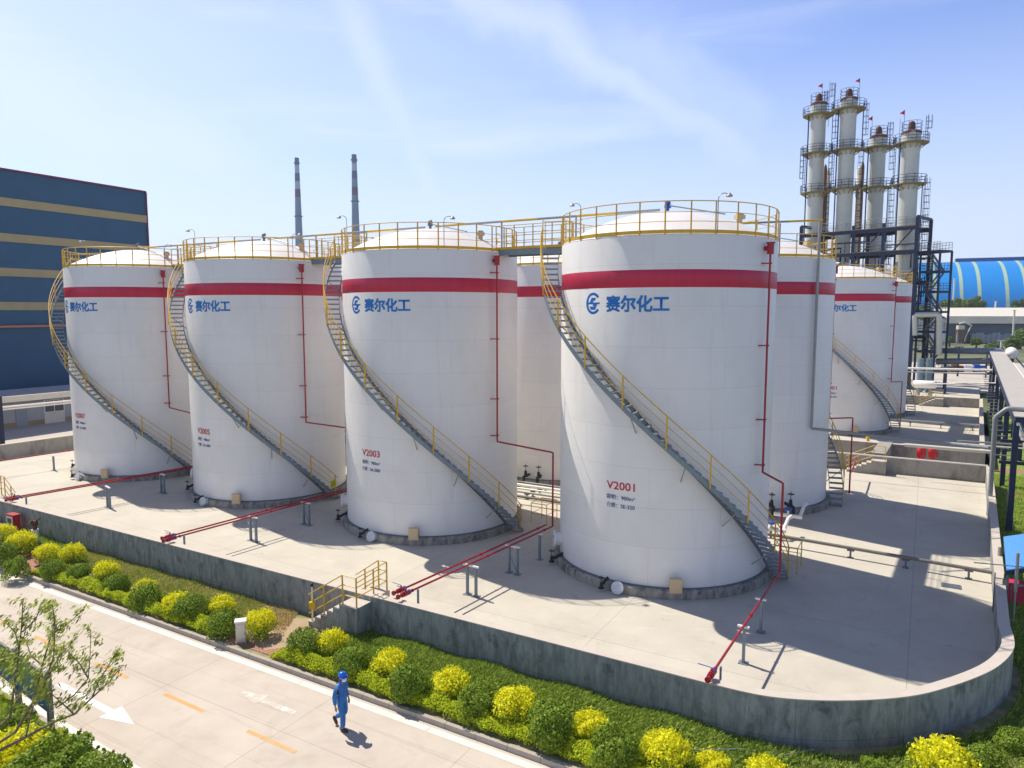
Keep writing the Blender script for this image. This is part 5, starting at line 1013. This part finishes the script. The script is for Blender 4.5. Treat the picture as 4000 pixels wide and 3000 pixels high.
def make_bush(kind, var_, pos, label, scale=1., group=None):
    scale *= .94
    key = (kind, var_); t = thing('round_shrub', label, 'shrub', pos, random.uniform(0, 6.28), group); t.scale = (scale*random.uniform(.92, 1.06), scale*random.uniform(.92, 1.06), scale*random.uniform(.88, 1.08))
    if key not in BUSH:
        parts = bush('b', kind, 100+var_*7+(50 if kind == 'yellow' else 0), .55, .50, 3800, .22); BUSH[key] = []
        for vv, m_, nm in parts: vv = vv+np.array([0, 0, .42]); o = np_mesh(nm, vv, 4, m_, t); BUSH[key].append((nm, o.data))
        b_ = MB(); r = random.Random(var_)
        for i in range(9): a_ = r.uniform(0, 6.28); b_.tube([(.04*math.cos(a_), .04*math.sin(a_), 0), (.2*math.cos(a_), .2*math.sin(a_), .3), (.38*math.cos(a_+.2), .38*math.sin(a_+.2), .62)], [.014, .01, .005], 5)
        o = b_.build('stems', twig_m, t); BUSH[key].append(('stems', o.data))
    else:
        for nm, me in BUSH[key]: o = bpy.data.objects.new(nm, me); COL.objects.link(o); o.parent = t
    return t
ORD = 'first second third fourth fifth sixth seventh eighth ninth tenth'.split()
GZ_ = -.22
def place(lst, kind, zc, fmt):
    for i, (px, py, sc) in enumerate(lst):
        p = gz(px, py, zc); make_bush(kind, (i*3+len(lst)) % 5, (p.x, p.y, GZ_), fmt % ORD[i], sc, 'clipped round shrubs beside the road')
place([(185, 2150, .98), (285, 2152, .92), (415, 2222, .98), (565, 2285, .9), (690, 2345, .98), (865, 2348, .86), (1012, 2425, 1.0)], 'yellow', .38, '%s golden shrub from the left in the bed left of the brick path')
place([(205, 2215, .95), (308, 2228, .95), (455, 2272, .98), (568, 2325, 1.05), (740, 2370, 1.1), (872, 2428, 1.08)], 'green', .28, '%s dark green shrub from the left in the bed left of the brick path')
place([(1190, 2502, 1.05), (1372, 2572, 1.12), (1595, 2660, 1.1), (1875, 2730, 1.15), (2150, 2830, 1.2), (2400, 2920, 1.2)], 'green', .32, '%s dark green shrub right of the brick path, counted from the path')
place([(1295, 2492, .95), (1520, 2572, 1.0), (1760, 2650, 1.0), (2015, 2738, 1.1), (2312, 2805, .9), (2600, 2925, 1.15), (2990, 3000, 1.0), (3685, 2975, 1.25)], 'yellow', .42, '%s golden shrub right of the brick path, counted from the path')
place([(15, 2165, 1.05), (60, 2215, 1.0)], 'green', .25, '%s dark green shrub at the left edge beyond the far kerb')
place([(15, 2080, 1.05), (85, 2120, 1.15)], 'yellow', .35, '%s golden shrub at the left edge in front of the steps')
place([(60, 2940, 1.3), (-30, 2990, 1.1)], 'yellow', .45, '%s golden shrub under the tree at the lower left corner')
place([(240, 2985, 1.45), (385, 3050, 1.3), (130, 2900, 1.1), (20, 2850, 1.1), (60, 2790, .9), (150, 3060, 1.5)], 'green', .35, '%s green shrub near the sign board at the lower left')
# low clipped ground-cover hedge along the far kerb
def strip_stuff(name, xa, xb, d0, d1, h0, h1, dens, m_, size, seed, base=-.22, ragged=.15, taper=None, curve=ky):
    r = np.random.default_rng(seed); n = int(abs(xb-xa)*1.16*(d1-d0)*dens); x = r.uniform(xa, xb, n); d_ = r.uniform(0, 1, n)
    e = ragged*(np.sin(x*2.1)+np.sin(x*5.3+1)+np.sin(x*11.7+2))/3; dist = d0+e*.5+(d1-d0+e)*d_; hump = (np.sin(np.clip(d_, .03, .97)*np.pi)**.22)
    hh = (h0+(h1-h0)*r.uniform(0, 1, n)**.5)*hump*(1+.18*np.sin(x*3.7)*np.sin(x*1.3+d_*4)+.12*np.sin(x*9+d_*7))
    if taper is not None: hh *= np.clip((x-xa)/taper, .25, 1)*np.clip((xb-x)/taper, .25, 1)
    P = np.stack([x+.506*dist, curve(x)+.862*dist, base+hh], 1); Nn = r.normal(size=(n, 3))*.75+np.array([-.25, -.3, 1.0])
    return tag(np_mesh(name, leaves(P, Nn, size, .5, r), 4, m_), kind='stuff')
for i, (xa, xb) in enumerate(((-34, -23.6), (-20.9, -10.5), (-8.05, 8))):
    strip_stuff('low_hedge', xa, xb, .18, .80, .12, .38, 4000, lime_leaf, .036, 20+i, taper=.5)
    strip_stuff('low_hedge', xa+.2, xb-.2, .60, 1.35, .05, .24, 1300, under_leaf, .036, 30+i, taper=.5)
strip_stuff('low_hedge', -30, -10.2, -1.9, -.35, .05, .38, 1500, under_leaf, .036, 41, curve=ny)
strip_stuff('low_hedge', -30, -10.4, -.95, -.25, .1, .34, 1500, lime_leaf, .036, 42, curve=ny)
# grass between the hedge and the bund wall, dry on the left, lush on the right
def grass(name, n, fx, m_, hmin, hmax, seed, z=-.22, wdt=.010):
    r = np.random.default_rng(seed); X, Y = fx(r, n); n = len(X); P = np.stack([X, Y, np.full(n, z)], 1); h = r.uniform(hmin, hmax, n)*(1+.45*np.sin(X*1.7+Y*.9)*np.sin(Y*2.3)); a_ = r.uniform(0, 6.28, n); lean = r.uniform(.1, .7, n)
    side = np.stack([-np.sin(a_), np.cos(a_), np.zeros(n)], 1)*wdt; fw_ = np.stack([np.cos(a_)+.35, np.sin(a_)-.35, np.zeros(n)], 1); up = np.array([0, 0, 1.])
    v = np.stack([P-side, P+side, P+fw_*(h*lean*.35)[:, None]+up*(h*.65)[:, None]+side*.6, P+fw_*(h*lean)[:, None]+up*h[:, None]], 1).reshape(-1, 3)
    return tag(np_mesh(name, v, 4, m_), kind='stuff')
gm = leaf_mat('fresh_grass', (.36, .47, .085), .4, .33); gd = leaf_mat('dry_grass', (.62, .50, .24), .35, .2); gdk = leaf_mat('dark_grass', (.23, .33, .055), .4, .3)
def band(xa, xb, o0=1.0, o1=.05):
    def f(r, n):
        x = r.uniform(xa, xb, n); u_ = r.uniform(0, 1, n); y0 = ky(x)+o0*1.16; y1 = wy(x)-o1; y = y0+(y1-y0)*u_; k = y1 > y0; return x[k], y[k]
    return f
grass('grass', 22000, band(-24, -9.5, 1.6), gm, .05, .16, 1); grass('dry_grass', 26000, band(-20, -8, 1.6), gd, .04, .13, 2)
grass('grass', 62000, band(-5.6, 5.5, 1.3), gm, .08, .26, 3, wdt=.012); grass('dark_grass', 34000, band(-6.0, 6.5, 1.0), gdk, .08, .24, 4)
def curve_band(r, n):
    "grass hugging the curved end of the bund and the ground in front of it"
    x = r.uniform(4, 24, n); y = r.uniform(12.5, 24, n); cxx, cyy = 8.4, 25.6
    out = (np.hypot(x-8.6, (y-25.6)*1.0) > 8.35) & ~((x > 8.6) & (y > 21.9) & (x < 15.9+.64*(y-22)) ) & (y < wy(np.minimum(x, 5.2))+.0+np.maximum(0, x-5.2)*4) & (y > ky(x)+.9)
    return x[out], y[out]
grass('grass', 120000, curve_band, gm, .06, .22, 5, wdt=.012); grass('dark_grass', 70000, curve_band, gdk, .06, .22, 6)
def right_band(r, n):
    t_ = r.uniform(0, 32, n); o_ = r.uniform(.05, 5, n); return 15.75+.539*t_+.8665*(o_+.0), 21.85+.842*t_-.4992*o_
grass('grass', 60000, right_band, gm, .04, .14, 7, z=-.19)
grass('ivy', 1, lambda r, n: (np.array([30.]), np.array([10.])), gdk, .1, .2, 8) if False else None
# leafy clumps along the foot of the right wall and near the lower right corner
for i, (px, py, sc) in enumerate(((3430, 2990, .8), (3860, 2960, .9), (3960, 2880, .8), (3790, 3020, 1.0), (2790, 2985, .8))):
    p = gz(px, py, .1); make_bush('green' if i != 4 else 'yellow', i % 4, (p.x, p.y, -.4), '%s loose low shrub in the grass below the curved wall, from the left' % ('second third fourth fifth first'.split()[i]), sc, 'loose low shrubs')
t = thing('garden_hose', 'thin grey hose lying in the grass below the curved wall', 'hose', (4.4, 17.2, -.1)); MB().tube([(-1.2, -.1, 0), (-.4, .15, .04), (.5, 0, .03), (1.4, .1, .02), (2.4, -.2, .03), (3.3, .1, .0)], .025, 6).build('hose', grey_pipe_m, t, smooth=60)

# ------------------------------------------------------------------ trees
def tree_far(px, py_top, py_base, Y, wpx, label, seed, tall=False):
    top = at(px, py_top, Y); base = at(px, py_base, Y); r = np.random.default_rng(seed); t = thing('tree', label, 'tree', (top.x, top.y, -.3)); H_ = top.z+.3; rx = wpx/F*Y/2
    lo = max(.15*H_, H_-rx*(3.2 if tall else 2.1)); nc = 26; C_ = []
    for i in range(nc): a_ = r.uniform(0, 6.28); q = r.uniform(0, .75)**.6*rx; zz = r.uniform(lo+.2*(H_-lo), H_-.12*(H_-lo)); q *= (1-.55*((zz-lo)/(H_-lo))**2); C_.append((q*math.cos(a_), q*math.sin(a_), zz, r.uniform(.28, .5)*rx))
    P = []; D = []
    for c_ in C_: p_, d_ = bush_points(260, c_[3], c_[3]*.8, r, -1); P.append(p_+np.array(c_[:3])); D.append(d_)
    P = np.vstack(P); D = np.vstack(D); np_mesh('crown', leaves(P, D+r.normal(size=D.shape)*.5, .022*Y**.5*(rx/5)**.5+.05, .6, r), 4, far_leaf, t)
    MB().tube([(0, 0, 0), (.1, 0, lo), (0, .1, H_*.8)], [.35, .25, .08], 8).build('trunk', twig_m, t)
far_leaf = leaf_mat('far_tree_leaf', (.17, .24, .055), .35, .2)
for i, a_ in enumerate(((3690, 1170, 1210, 330, 70), (3745, 1165, 1210, 335, 60), (3790, 1168, 1210, 330, 75), (3816, 1155, 1210, 332, 34), (3840, 1175, 1210, 328, 60), (3968, 1170, 1200, 330, 30), (3996, 1166, 1200, 330, 24), (3612, 1190, 1250, 250, 60), (3990, 1290, 1370, 215, 90), (3950, 1325, 1370, 205, 60), (3815, 1318, 1360, 225, 36), (3710, 1315, 1360, 228, 26), (3880, 1345, 1368, 200, 60))):
    tree_far(*a_, ['tree at the left end of the row before the blue vaulted hall', 'second tree of the row before the blue vaulted hall', 'broad tree in the middle of the row before the blue vaulted hall', 'pointed tall tree standing out of the row before the blue hall', 'tree at the right end of the row before the blue vaulted hall', 'small pointed tree before the shaded end of the blue hall, left one', 'small pointed tree at the right edge before the blue hall', 'tree seen through the navy stair tower', 'large bushy tree at the right edge before the warehouse', 'bushy tree at the foot of the tall concrete pole', 'small tree growing between the grey pallet stacks', 'thin tree at the left end of the pallet stacks', 'low bush in front of the right pallet stacks'][i], 300+i, tall=i in (3, 5, 6))
def near_tree():
    t = thing('young_tree', 'young wind-blown tree with thin bare limbs and drooping leaves, lower left corner', 'tree', (-12.6, 14.6, -.25)); o = Vector(t.location); r = np.random.default_rng(5)
    W_ = lambda px, py, Y: at(px, py, Y)-o
    fork = Vector((.15, .1, 1.1)); segs = []
    limbs = [[fork, W_(60, 2860, 14.9), W_(130, 2740, 15.1), W_(165, 2600, 15.2), W_(200, 2480, 15.3), W_(260, 2440, 15.4), W_(330, 2380, 15.5)],
             [fork, W_(40, 2800, 14.6), W_(60, 2650, 14.6), W_(75, 2540, 14.6), W_(85, 2440, 14.7), W_(90, 2340, 14.7)],
             [W_(75, 2540, 14.6), W_(60, 2470, 14.5), W_(20, 2430, 14.3)], [W_(85, 2470, 14.7), W_(140, 2420, 14.9), W_(165, 2350, 15.0)],
             [fork, W_(100, 2880, 14.4), W_(220, 2815, 14.3), W_(290, 2790, 14.3), W_(360, 2725, 14.4), W_(420, 2670, 14.4), W_(478, 2600, 14.5)],
             [W_(220, 2765, 14.3), W_(290, 2715, 14.3), W_(345, 2650, 14.4), W_(352, 2560, 14.5), W_(355, 2460, 14.6)],
             [W_(360, 2725, 14.4), W_(385, 2660, 14.4), W_(430, 2590, 14.5), W_(450, 2560, 14.5)],
             [W_(100, 2880, 14.4), W_(130, 2760, 14.2), W_(180, 2660, 14.2), W_(230, 2570, 14.2), W_(290, 2500, 14.3)],
             [W_(180, 2660, 14.2), W_(210, 2560, 14.0), W_(215, 2450, 14.0), W_(205, 2360, 14.0)],
             [fork, W_(0, 2830, 14.0), W_(-30, 2700, 13.9), W_(0, 2600, 13.9), W_(30, 2560, 13.9)], [W_(200, 2480, 15.3), W_(215, 2420, 15.4), W_(200, 2345, 15.4)],
             [W_(345, 2650, 14.4), W_(310, 2590, 14.4), W_(260, 2540, 14.3)], [W_(165, 2600, 15.2), W_(120, 2560, 15.2), W_(100, 2500, 15.2)], [W_(290, 2790, 14.3), W_(235, 2740, 14.1), W_(190, 2700, 14.1)]]
    tr = MB().tube([(0, 0, 0), (.05, .02, .6), fork], [.085, .07, .06], 8).build('trunk', mat('grey_bark', (.17, .13, .10), .9, var=.25, vscale=8), t, smooth=50)
    P = []; b_ = MB()
    for li, l_ in enumerate(limbs):
        k = len(l_); big = l_[0] is fork; l_ = [Vector(q) for q in l_]; b_.tube(l_, [(.030 if big else .014)*(1-.8*i/(k-1))+.003 for i in range(k)], 6)
        for i in range(1, k):
            f_ = i/(k-1)
            if f_ < .3: continue
            m_ = 5 if f_ > .5 else 3
            for j in range(m_):
                q0 = l_[i-1].lerp(l_[i], (j+.5)/m_); dd = Vector(r.normal(size=3)); dd.z = abs(dd.z)*.6; dd = dd.normalized()*r.uniform(.10, .30); q1 = q0+dd; b_.tube([q0, q0+dd*.5+Vector((0, 0, .02)), q1], [.005, .004, .002], 4)
                P += [np.array(q1)+r.normal(size=3)*.05 for _ in range(8)]+[np.array(q0+dd*.6)+r.normal(size=3)*.035 for _ in range(4)]
        P += [np.array(l_[-1])+r.normal(size=3)*.06 for _ in range(14)]
    # a dense inner clump low on the left
    for c_ in ((60, 2580, 14.2, .5), (130, 2620, 14.4, .5), (20, 2660, 14.0, .55), (190, 2590, 14.4, .35), (100, 2690, 14.2, .45), (170, 2700, 14.2, .3), (30, 2530, 14.2, .35), (190, 2530, 14.4, .28), (240, 2600, 14.3, .22)):
        q = np.array(W_(*c_[:3])); P += [q+r.normal(size=3)*c_[3]*.42 for _ in range(42)]
    b_.build('limbs', MATS['grey_bark'], t, smooth=50); P = np.array(P); n = len(P)
    # long leaves blown towards the lower left
    d = np.array([-.62, -.1, -.42])+r.normal(size=(n, 3))*.26; d /= np.linalg.norm(d, axis=1, keepdims=True); up = np.array([.1, .1, 1.])+r.normal(size=(n, 3))*.35; s = np.cross(d, up); s /= np.linalg.norm(s, axis=1, keepdims=True); L_ = r.uniform(.08, .14, n)[:, None]
    sag = np.array([0, 0, -1.])*L_*.22; A = P; B = P+d*L_*.45+s*L_*.2; C_ = P+d*L_+sag; D_ = P+d*L_*.45-s*L_*.2
    np_mesh('leaves', np.stack([A, B, C_, D_], 1).reshape(-1, 3), 4, leaf_mat('tree_leaf', (.40, .46, .10), .4, .4), t)
near_tree()
# notice board under the tree
b0, b1 = gz(205, 2905, -.22), gz(78, 2800, -.22); d_ = (b1-b0); dn = d_.normalized(); Z = lambda z: Vector((0, 0, z))
t = thing('notice_board', 'notice board with a blue and green panel on grey posts, behind the young tree', 'notice board', b0)
for q in (Vector((0, 0, 0)), d_): MB().bar(q, q+Z(2.0), .12, .12).build('post', mat('board_post', (.13, .13, .14), .5), t)
nrm = Vector((-dn.y, dn.x, 0)); 
pn = MB().bar(-dn*-.07+Z(1.35), d_*2.0+Z(1.35), .05, .95).build('panel', mat('board_green', (.14, .24, .05), .35, var=.4, vscale=1.2, col2=(.03, .14, .22), lo=.42, hi=.58), t)
for s in (-1, 1): MB().bar(dn*.07+nrm*.028*s+Z(1.0), d_*2.0+nrm*.028*s+Z(1.0), .006, .22).build('blue_strip', mat('board_blue', (.02, .10, .28), .35), pn); MB().bar(dn*.25+nrm*.03*s+Z(1.4), dn*.75+nrm*.03*s+Z(1.6), .006, .5).build('yellow_area', mat('board_yellow', (.40, .38, .03), .4), pn)
MB().bar(dn*.07+Z(.86), d_*2+Z(.86), .06, .04).bar(dn*.07+Z(1.84), d_*2+Z(1.84), .06, .04).build('frame', MATS['board_post'], t)

# ------------------------------------------------------------------ the walking worker
def skinned(name, verts, edges, radii, m_, parent, sub=2):
    bm = bmesh.new(); lay = bm.verts.layers.skin.verify(); vs_ = [bm.verts.new(v) for v in verts]
    for e in edges: bm.edges.new((vs_[e[0]], vs_[e[1]]))
    for i, v in enumerate(vs_): rr = radii[i]; v[lay].radius = rr if isinstance(rr, tuple) else (rr, rr); v[lay].use_root = (i == 0)
    me = bpy.data.meshes.new(name); bm.to_mesh(me); bm.free(); o = bpy.data.objects.new(name, me); COL.objects.link(o)
    a_ = o.modifiers.new('s', 'SKIN'); a_.use_smooth_shade = True; a_.branch_smoothing = .4; b_ = o.modifiers.new('u', 'SUBSURF'); b_.levels = b_.render_levels = sub
    bpy.context.view_layer.update(); me2 = bpy.data.meshes.new_from_object(o.evaluated_get(bpy.context.evaluated_depsgraph_get())); bpy.data.objects.remove(o)
    me2.name = name; me2.polygons.foreach_set('use_smooth', [True]*len(me2.polygons)); me2.materials.clear(); me2.materials.append(m_); o = bpy.data.objects.new(name, me2); COL.objects.link(o); o.parent = parent; return o
def person():
    # local frame: x forward, y to the figure's left, z up
    pos = gz(1338, 2848, -.35); t = thing('person', 'person in a blue boiler suit, blue helmet and white face mask walking along the road', 'person', pos, R(-24))
    k = .965
    S = lambda *p: tuple(q*k for q in p)
    skin_m = mat('skin', (.42, .24, .16), .6); cloth = mat('blue_boiler_suit', (.035, .17, .46), .85, var=.22, vscale=5, bump=1., bscale=11, stretch=(1, 1, .5)); cloth2 = cloth
    # joints: pelvis, spine, chest, neck, head; right leg stands forward and straight, left leg trails with the knee bent
    hipL, hipR = S(0, .095, .86), S(0, -.095, .86); kneeR, ankR = S(.10, -.095, .47), S(.08, -.09, .075); kneeL, ankL = S(.03, .10, .45), S(-.30, .10, .24)
    shL, shR = S(-.01, .185, 1.32), S(-.01, -.185, 1.32); elL, wrL = S(-.06, .245, 1.05), S(.04, .25, .83); elR, wrR = S(-.06, -.25, 1.05), S(-.02, -.27, .80)
    neck, chin, head = S(.01, 0, 1.39), S(.03, 0, 1.47), S(.035, 0, 1.56)
    V_ = [S(0, 0, .90), S(0, 0, 1.08), S(-.01, 0, 1.25), neck, chin, head, hipL, kneeL, ankL, hipR, kneeR, ankR, shL, elL, wrL, shR, elR, wrR]
    E_ = [(0, 1), (1, 2), (2, 3), (3, 4), (4, 5), (0, 6), (6, 7), (7, 8), (0, 9), (9, 10), (10, 11), (2, 12), (12, 13), (13, 14), (2, 15), (15, 16), (16, 17)]
    r_ = [(.09, .07), (.085, .07), (.09, .065), .045, .060, .088, .058, .042, .032, .058, .042, .032, .030, .030, .024, .030, .030, .024]
    for wi, w_, sd in ((14, Vector(wrL), 1), (17, Vector(wrR), -1)):
        pi = len(V_); palm = w_+Vector((.012, 0, -.055)); V_.append(tuple(palm)); r_.append((.036, .018)); E_.append((wi, pi))
        for f_, (ox, ln) in enumerate(((.028, .062), (.010, .072), (-.009, .068), (-.027, .052))):
            a_ = palm+Vector((ox, 0, -.034)); b_ = a_+Vector((.004, -sd*.006, -ln*.5)); c_ = b_+Vector((.004, -sd*.016, -ln*.45)); n0 = len(V_); V_ += [tuple(a_), tuple(b_), tuple(c_)]; r_ += [.0095, .009, .0075]; E_ += [(pi, n0), (n0, n0+1), (n0+1, n0+2)]
        a_ = palm+Vector((.034, -sd*.006, .012)); b_ = a_+Vector((.016, -sd*.010, -.034)); n0 = len(V_); V_ += [tuple(a_), tuple(b_)]; r_ += [.011, .0085]; E_ += [(pi, n0), (n0, n0+1)]
    skinned('body', V_, E_, r_, skin_m, t)
    CV = [S(0, 0, .89), S(0, 0, 1.08), S(-.01, 0, 1.26), S(.0, 0, 1.375), hipL, kneeL, S(-.30, .10, .25), hipR, kneeR, S(.08, -.09, .11), shL, elL, S(.03, .25, .855), shR, elR, S(-.02, -.268, .825)]
    CE = [(0, 1), (1, 2), (2, 3), (0, 4), (4, 5), (5, 6), (0, 7), (7, 8), (8, 9), (2, 10), (10, 11), (11, 12), (2, 13), (13, 14), (14, 15)]
    skinned('boiler_suit', CV, CE, [(.15, .12), (.155, .12), (.17, .12), .085, .105, .082, .070, .105, .082, .072, .092, .068, .050, .092, .068, .050], cloth, t)
    b_ = MB(); b_.lathe([(.075, 1.355), (.082, 1.37), (.072, 1.42), (.06, 1.415)], 16, (.008, 0, 0)).build('collar', cloth, t, smooth=50)
    b_ = MB(); hz_ = 1.535*k+.04
    b_.lathe([(.108, hz_+.01), (.110, hz_+.03), (.102, hz_+.08), (.072, hz_+.118), (.03, hz_+.134), (0, hz_+.136)], 24, (.035, 0, 0)); hm = b_.build('helmet', mat('blue_helmet_plastic', (.01, .13, .72), .25), t, smooth=60)
    MB().lathe([(.105, hz_+.005), (.148, hz_-.006), (.148, hz_+.003), (.107, hz_+.02)], 20, (.04, 0, 0), -75, 75, False).tube([(-.05, 0, hz_+.10), (.03, 0, hz_+.141), (.11, 0, hz_+.085)], .009, 6).build('brim', MATS['blue_helmet_plastic'], hm)
    MB().lathe([(.02, -.07), (.062, -.055), (.078, -.02), (.076, .02), (.055, .042)], 16, (.085, 0, 1.50*k+.005), -95, 95, False).build('face_mask', mat('white_mask', (.80, .78, .80), .8), t, smooth=60)
    MB().lathe([(.07, -.07), (.093, -.03), (.097, .03)], 20, (.028, 0, 1.55*k), 70, 290, False).build('hair', mat('dark_hair', (.012, .01, .01), .6), t, smooth=60)
    for s in (-1, 1):
        MB().tube([(.118, .033*s, 1.553*k), (.128, .033*s, 1.553*k)], .009, 8).build('eye', black_m, t); MB().tube([(.03, .088*s, 1.55*k), (.03, .102*s, 1.55*k)], [.024, .014], 8).build('ear', skin_m, t)
    shoe = mat('brown_shoe', (.06, .035, .03), .6)
    MB().tube([S(.0, -.09, .05), S(.06, -.09, .055), S(.13, -.09, .05), S(.22, -.085, .035), S(.25, -.085, .03)], [.03, .052, .048, .042, .022], 10).build('shoe', shoe, t, smooth=60)
    MB().tube([S(-.39, .10, .24), S(-.35, .10, .20), S(-.32, .10, .13), S(-.28, .10, .05), S(-.265, .10, .02)], [.03, .052, .048, .042, .022], 10).build('shoe', shoe, t, smooth=60)
person()

# ------------------------------------------------------------------ haze over the whole site
hb = MB().box((0, 700, 74), (2400, 1560, 154)).build('haze', mat('haze_air', (1, 1, 1))); tag(hb, kind='stuff')
hm_ = MATS['haze_air']; hn = hm_.node_tree.nodes; pv = hn.new('ShaderNodeVolumePrincipled'); pv.inputs['Density'].default_value = .0002; pv.inputs['Color'].default_value = (.80, .88, 1, 1); pv.inputs['Anisotropy'].default_value = .2
out_ = hn['Material Output']; hm_.node_tree.links.remove(out_.inputs['Surface'].links[0]); hm_.node_tree.links.new(pv.outputs[0], out_.inputs['Volume'])
